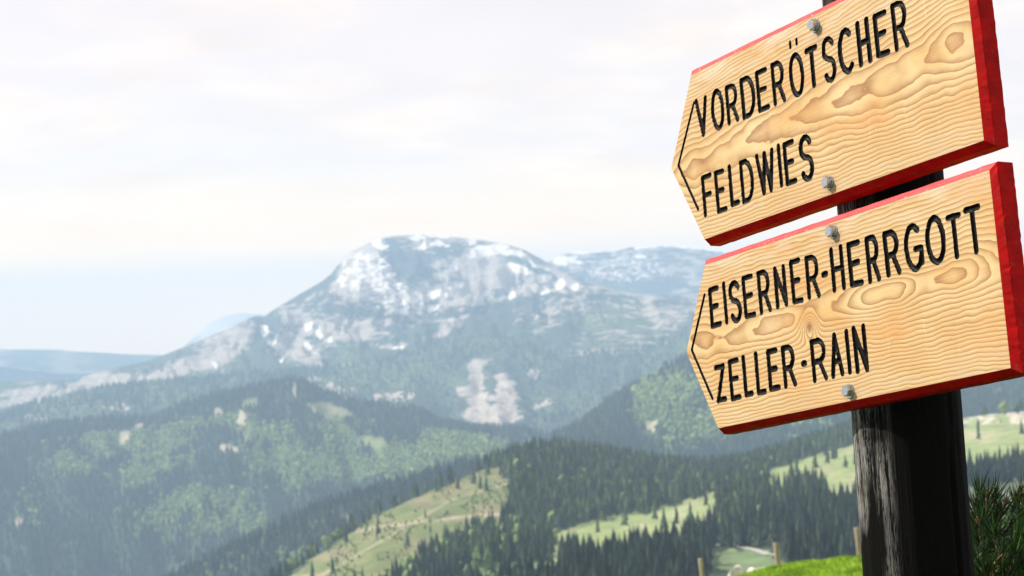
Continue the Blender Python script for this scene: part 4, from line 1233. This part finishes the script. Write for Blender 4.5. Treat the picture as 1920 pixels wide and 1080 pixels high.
# --- the log
top = pa + dirp * .10
tb = (pb[2] + .15) / dirp[2]
bot = pb - dirp * tb
Lp = np.linalg.norm(top - bot)
NA, NZ = 96, 260
zz = np.linspace(0, Lp, NZ); aa = np.linspace(0, 2 * math.pi, NA + 1)[:-1]
ZZ, AA = np.meshgrid(zz, aa, indexing='ij')
cxn, sxn = np.cos(AA), np.sin(AA)
rad = .0845 + (fbm(AA * 1.5 + 9, ZZ * 1.5, 2, 201) - .5) * 0
ring_n = fbm(cxn * 1.2 + 7, sxn * 1.2 + ZZ * .8, 3, 203) - .5
fine = fbm(cxn * 9 + 30, sxn * 9 + ZZ * 2.0, 3, 207) - .5
rad = rad + ring_n * .006 + fine * .0035
for (a0, z0, z1, wd, dp) in ((3.35, .55, 1.6, .05, .012), (4.6, .2, 1.25, .05, .016), (2.2, .8, 2.2, .035, .009), (5.2, .3, 1.4, .04, .011), (3.9, .9, 1.15, .03, .008)):
    c_ = a0 + (vnoise(ZZ * 7, ZZ * 0, 5) - .5) * .12
    dd = np.abs((AA - c_ + math.pi) % (2 * math.pi) - math.pi)
    rad = rad - np.clip(1 - dd / wd, 0, 1) * dp * np.clip((ZZ - z0) / .2, 0, 1) * np.clip((z1 - ZZ) / .2, 0, 1)
Vp = np.stack([rad * cxn, rad * sxn, ZZ], -1).reshape(-1, 3)
idx = np.arange(NZ * NA).reshape(NZ, NA)
q = np.stack([idx[:-1], np.roll(idx, -1, 1)[:-1], np.roll(idx, -1, 1)[1:], idx[1:]], -1).reshape(-1, 4)
Vp = np.concatenate([Vp, [[0, 0, Lp + .004], [0, 0, 0]]])
capt = [(idx[-1, k], idx[-1, (k + 1) % NA], NZ * NA) for k in range(NA)] + [(idx[0, (k + 1) % NA], idx[0, k], NZ * NA + 1) for k in range(NA)]
me = mesh_np('wooden_post', Vp, [q, np.array(capt)], [M_POST], smooth=True)
po = link('wooden_post', me, signpost)
zq = Vector(dirp).to_track_quat('Z', 'Y')
po.matrix_world = Matrix.Translation(Vector(bot)) @ zq.to_matrix().to_4x4()

# ------------------------------------------------------------------ rocks, stakes, grass on the near crest
def ng_point(px_, r_):
    a, _ = azte([px_], [1050]); X = r_ * math.sin(a[0]); Y = r_ * math.cos(a[0])
    return X, Y, float(T_ng.z(np.array([X]), np.array([Y]))[0])
m, t = mat('white_limestone')
co = t.objco()
n1 = t.noise(co, 5, 5, .65)
t.out(t.ramp(n1, [(.3, (.38, .37, .34)), (.6, (.66, .65, .62))]), .85, t.bump(n1, .6, .05))
M_LIME = m
def rock(px_, r_, w_, h_, label):
    X, Y, Z = ng_point(px_, r_)
    tv, tf = broad_template(int(px_), 1)
    import bmesh
    bm_ = bmesh.new(); bmesh.ops.create_icosphere(bm_, subdivisions=3, radius=1)
    r = np.random.default_rng(int(px_) + 1)
    pl = [(Vector(r.normal(0, 1, 3)).normalized(), r.uniform(.62, .9)) for _ in range(11)]
    for v in bm_.verts:
        p = v.co.copy()
        for n_, d_ in pl:
            k_ = p.dot(n_)
            if k_ > d_: p -= n_ * (k_ - d_)
        v.co = Vector((p.x * w_ / 2, p.y * w_ * .35, p.z * h_ / 2))
    me = bpy.data.meshes.new('rock'); bm_.to_mesh(me); bm_.free(); me.materials.append(M_LIME)
    o = link('rock', me, label=label, category='rock'); o.location = (X, Y, Z + h_ * .34); o.rotation_euler = (0, 0, r.uniform(-.4, .4))
rock(1381, 39.3, .50, .36, 'largest white limestone rock, on the grass crest left of the middle fence stake')
rock(1413, 39.6, .42, .20, 'low white rock just right of the largest rock on the grass crest')
rock(1433, 39.6, .30, .18, 'pale rock nearest left of the middle fence stake foot')
rock(1502, 36.5, .20, .10, 'small pale rock lying in the grass right of the middle fence stake')
rock(1576, 39.2, .36, .14, 'flat white rock on the grass crest close to the dark sign post')
rock(1598, 39.3, .22, .10, 'small white rock at the foot of the right fence stake')

m, t = mat('weathered_stake')
co = t.objco()
t.out(t.ramp(t.noise(t.vm('MULTIPLY', co, (18, 18, 3)), 1.0, 4), [(.3, (.16, .14, .10)), (.7, (.34, .30, .22))]), .9)
M_STAKE = m
def stake(px_t, py_t, px_b, r_, rad_, label):
    X, Y, Z = ng_point(px_b, r_)
    a, te = azte([px_t], [py_t]); r2 = r_ + .05
    T_ = Vector((r2 * math.sin(a[0]), r2 * math.cos(a[0]), CAM[2] + r2 * te[0])); B_ = Vector((X, Y, Z - .3))
    Dv = T_ - B_; mb = MB()
    mb.ring([Dv * k_ for k_ in (0, .25, .5, .75, .985, 1.0)], [rad_ * x for x in (1.0, .97, 1.02, .95, .93, .72)], 9)
    me = mb.mesh('fence_stake', [M_STAKE], True)
    o = link('fence_stake', me, label=label, category='fence stake', group='wooden fence stakes along the pasture crest'); o.location = B_
stake(1313, 1047, 1322, 41.5, .052, 'leftmost fence stake, only its top showing at the bottom edge')
stake(1454, 1018, 1464, 40.3, .060, 'middle fence stake leaning left, standing on the crest beside white rocks')
stake(1606, 989, 1617, 40.3, .060, 'fence stake leaning left, nearest to the dark sign post')

def blades(name, P, h0, h1, wd, cols, **props):
    n_ = len(P); a = rng.uniform(0, 6.283, n_); h = rng.uniform(h0, h1, n_); ln_ = rng.uniform(.1, .6, n_) * h
    dx_, dy_ = np.cos(a), np.sin(a); b_ = rng.uniform(0, 6.283, n_)
    A0 = P + np.stack([-dy_ * wd, dx_ * wd, 0 * h - .01], -1); A1 = P + np.stack([dy_ * wd, -dx_ * wd, 0 * h - .01], -1)
    M_ = P + np.stack([np.cos(b_) * ln_ * .3, np.sin(b_) * ln_ * .3, h * .6], -1)
    Tp = P + np.stack([np.cos(b_) * ln_, np.sin(b_) * ln_, h], -1)
    V = np.stack([A0, A1, M_, Tp], 1).reshape(-1, 3)
    i = np.arange(n_)[:, None] * 4
    Fq = np.concatenate([i + np.array([0, 1, 2]), i + np.array([0, 2, 3])], 0)
    me = mesh_np(name, V, Fq, [M_GRASS], np.repeat(cols, 4, 0))
    return link(name, me, kind='stuff', **props)
m, t = mat('grass_blades')
t.out(t.attr('Col'), .6, spec=.3, **{'Subsurface Weight': 0.0})
M_GRASS = m
n_ = 60000
u = rng.uniform(0, 1, n_); a0, a1 = azte([1340], [1050])[0][0], azte([1680], [1050])[0][0]
A_ = a0 + (a1 - a0) * u; r_ = 28 + 13 * np.sqrt(rng.uniform(0, 1, n_))
X = r_ * np.sin(A_); Y = r_ * np.cos(A_)
tuft = fbm(X / .35, Y / .9, 3, 211); k = tuft > .36
X, Y, tuft = X[k], Y[k], tuft[k]
cg = np.array((.22, .36, .025)) * rng.uniform(.6, 1.25, (len(X), 1)) * (.25 + tuft[:, None] * 1.7)
blades('grass', np.stack([X, Y, T_ng.z(X, Y)], -1), .04, .13, .012, cg, label='bright green short grass on the near crest below the sign', category='grass')
# rougher grass round the foot of the post and the pine
n_ = 26000
X = rng.uniform(-2.2, 3.4, n_); Y = rng.uniform(1.2, 6.5, n_)
tuft = fbm(X / .25, Y / .25, 3, 215)
cg = np.array((.09, .16, .02)) * rng.uniform(.6, 1.3, (n_, 1))
blades('grass', np.stack([X, Y, T_ng.z(X, Y)], -1), .05, .2, .003, cg, label='meadow grass on the ground round the foot of the sign post', category='grass')

# ------------------------------------------------------------------ mountain pine right of the post
m, t = mat('pine_needles')
g1 = t.node('ShaderNodeNewGeometry').outputs['Random Per Island']
t.out(t.ramp(g1, [(0, (.004, .014, .004)), (.6, (.010, .034, .006)), (1, (.040, .10, .012))]), .6, spec=.12)
M_NEEDLE = m
m, t = mat('pine_bud')
t.out(t.ramp(t.noise(t.objco(), 300, 3), [(.35, (.10, .045, .02)), (.65, (.26, .13, .06))]), .75)
M_BUD = m
def at(px_, py_, dist):
    d = ray([px_], [py_])[0]; return CAM + d * dist
pc = at(1975, 1080, 3.75); gz = float(T_ng.z(np.array([pc[0]]), np.array([pc[1]]))[0])
pine = bpy.data.objects.new('mountain_pine', None); COL.objects.link(pine)
pine.location = (pc[0], pc[1], gz)
pine['label'] = 'dark green dwarf mountain pine with brown buds, standing right of the sign post'
pine['category'] = 'pine bush'
PL = Vector(pine.location)
shoots = []      # tip position, direction, length
prng = random.Random(11)
def sh(px_, py_, dist, dx_, dz_, ln_=.16, bud=True):
    p = Vector(at(px_, py_, dist)); dv = Vector((dx_, prng.uniform(-.35, .1), dz_)).normalized()
    shoots.append((p, dv, ln_ * prng.uniform(.85, 1.15), bud))
for args in ((1826, 948, 3.55, -.10, 1), (1838, 918, 3.62, .05, 1), (1852, 932, 3.5, .15, 1), (1868, 925, 3.66, .2, 1), (1882, 950, 3.5, .45, .9), (1835, 985, 3.4, -.15, 1), (1815, 1000, 3.7, .0, 1),
             (1905, 938, 3.7, -.1, 1), (1920, 930, 3.55, .2, 1), (1938, 905, 3.6, .1, 1), (1960, 890, 3.7, 0, 1), (1895, 985, 3.35, .7, .7), (1860, 1000, 3.3, -.3, .9), (1903, 1040, 3.25, .0, 1), (1870, 1055, 3.2, .6, .8),
             (1840, 1060, 3.2, -.2, 1), (1915, 1005, 3.3, .4, .9), (1885, 1020, 3.5, -.5, .8), (1850, 965, 3.75, -.4, 1), (1930, 970, 3.4, -.4, 1), (1822, 1045, 3.5, .1, 1), (1872, 972, 3.9, .3, 1), (1912, 960, 4.0, -.2, 1),
             (1845, 1020, 3.8, .2, 1), (1890, 1075, 3.1, .3, 1), (1925, 1065, 3.1, -.1, 1), (1858, 1090, 3.1, .1, 1), (1828, 1090, 3.3, 0, 1)): sh(*args, bud=prng.random() < .35)
for k in range(95):
    th_ = prng.uniform(0, 6.283); ph_ = prng.uniform(.05, 1.45); Rr = prng.uniform(.75, 1.0)
    cx_, cy2, cz_ = .42 * Rr * math.sin(ph_) * math.cos(th_), .46 * Rr * math.sin(ph_) * math.sin(th_), 1.18 * (.25 + .75 * math.cos(ph_) * Rr)
    p = PL + Vector((cx_ + .02, cy2, cz_)); d_ = Vector((cx_ * 1.2, cy2 * 1.2, .8)).normalized()
    q_ = project(np.array([p]))
    if q_[0][0] < 1812 and q_[1][0] < 1130 : continue
    if q_[1][0] < 930: p.z -= .12
    shoots.append((p, d_, prng.uniform(.13, .2), prng.random() < .25))
NV, NF = [], []; wood = MB(); buds = []
for (p, dv, ln_, bd) in shoots:
    p0 = p - dv * ln_
    a_ = dv.orthogonal().normalized(); b_ = dv.cross(a_)
    root = Vector((PL.x + (p0.x - PL.x) * .25, PL.y + (p0.y - PL.y) * .25, PL.z + (p0.z - PL.z) * .35))
    mid = (p0 + root) / 2 + Vector((p0.x - PL.x, p0.y - PL.y, 0)) * .12
    wood.ring([Vector((0, 0, -.03)), root - PL, mid - PL, p0 - PL, p - PL], [.020, .013, .008, .005, .003], 6)
    nn = 150
    for k in range(nn):
        s_ = (k / nn) ** .8
        base = p0 + dv * ln_ * s_
        q_ = k * 2.399 + prng.uniform(-.3, .3); rad_v = a_ * math.cos(q_) + b_ * math.sin(q_)
        op = prng.uniform(.45, .95) * (1.15 - .55 * s_)
        nd_ = (dv * math.cos(op) + rad_v * math.sin(op)).normalized()
        le = prng.uniform(.034, .052); w_ = .00085
        tip = base + nd_ * le + dv * .006; mi_ = base + nd_ * le * .55
        side = nd_.cross(rad_v + dv * .3)
        side = side.normalized() * w_ if side.length > 1e-5 else a_ * w_
        nrm = side.cross(nd_).normalized() * w_
        c0 = len(NV)
        for ctr, f_ in ((base, .8), (mi_, 1.0)):
            for vv_ in (side, -side * .5 + nrm * .87, -side * .5 - nrm * .87): NV.append(tuple(ctr + vv_ * f_ - PL))
        NV.append(tuple(tip - PL))
        for j in range(3):
            j2 = (j + 1) % 3
            NF.append((c0 + j, c0 + j2, c0 + 3 + j2)); NF.append((c0 + j, c0 + 3 + j2, c0 + 3 + j)); NF.append((c0 + 3 + j, c0 + 3 + j2, c0 + 6))
    if bd:
        mb = MB(); L0 = prng.uniform(.012, .022)
        pts = [p - PL + dv * L0 * f_ for f_ in (-.1, .1, .3, .5, .7, .9, 1.0)]
        mb.ring(pts, [.0022, .0036, .0042, .0040, .0032, .0018, .0006], 9)
        buds.append(mb)
link('branches', wood.mesh('branches', [M_BARK], True), pine)
link('needles', mesh_np('needles', np.array(NV), np.array(NF), [M_NEEDLE]), pine, kind='stuff')
for mb in buds: link('bud', mb.mesh('bud', [M_BUD], True), pine)

# ------------------------------------------------------------------ air
top_z = 345.0
hm, t = mat('haze_air')
v = t.node('ShaderNodeVolumePrincipled')
v.inputs['Color'].default_value = (*HAZE_COLOR, 1)
v.inputs['Density'].default_value = HAZE_DENSITY
v.inputs['Anisotropy'].default_value = 0.0
o_ = t.node('ShaderNodeOutputMaterial'); t.l.new(v.outputs[0], o_.inputs['Volume'])
mb = MB(); S_ = 16600.0; zb_ = -906.0
vv_ = [(x, y, z) for z in (zb_, top_z) for (x, y) in ((-S_, -S_), (S_, -S_), (S_, S_), (-S_, S_))]
mb.add(vv_, [(3, 2, 1, 0), (4, 5, 6, 7), (0, 1, 5, 4), (1, 2, 6, 5), (2, 3, 7, 6), (3, 0, 4, 7)])
link('haze', mb.mesh('haze', [hm]), kind='stuff', label='pale blue haze thickening towards the far mountains', category='haze')
for T_, n_ in ((T_far, 'far'), (T_sr, 'sr'), (T_ms, 'ms'), (T_fh, 'fh'), (T_lr, 'lr'), (T_rr, 'rr'), (T_kr, 'kr'), (T_hh, 'hh'), (T_ng, 'ng')):
    print(n_, 'z', round(T_.H.min()), round(T_.H.max()), T_.H.shape)
print("tris", sum(sum(len(p.vertices)-2 for p in o.data.polygons) if len(o.data.polygons)<50 else int((np.array([0]) if 0 else 0)) for o in []), cnt)
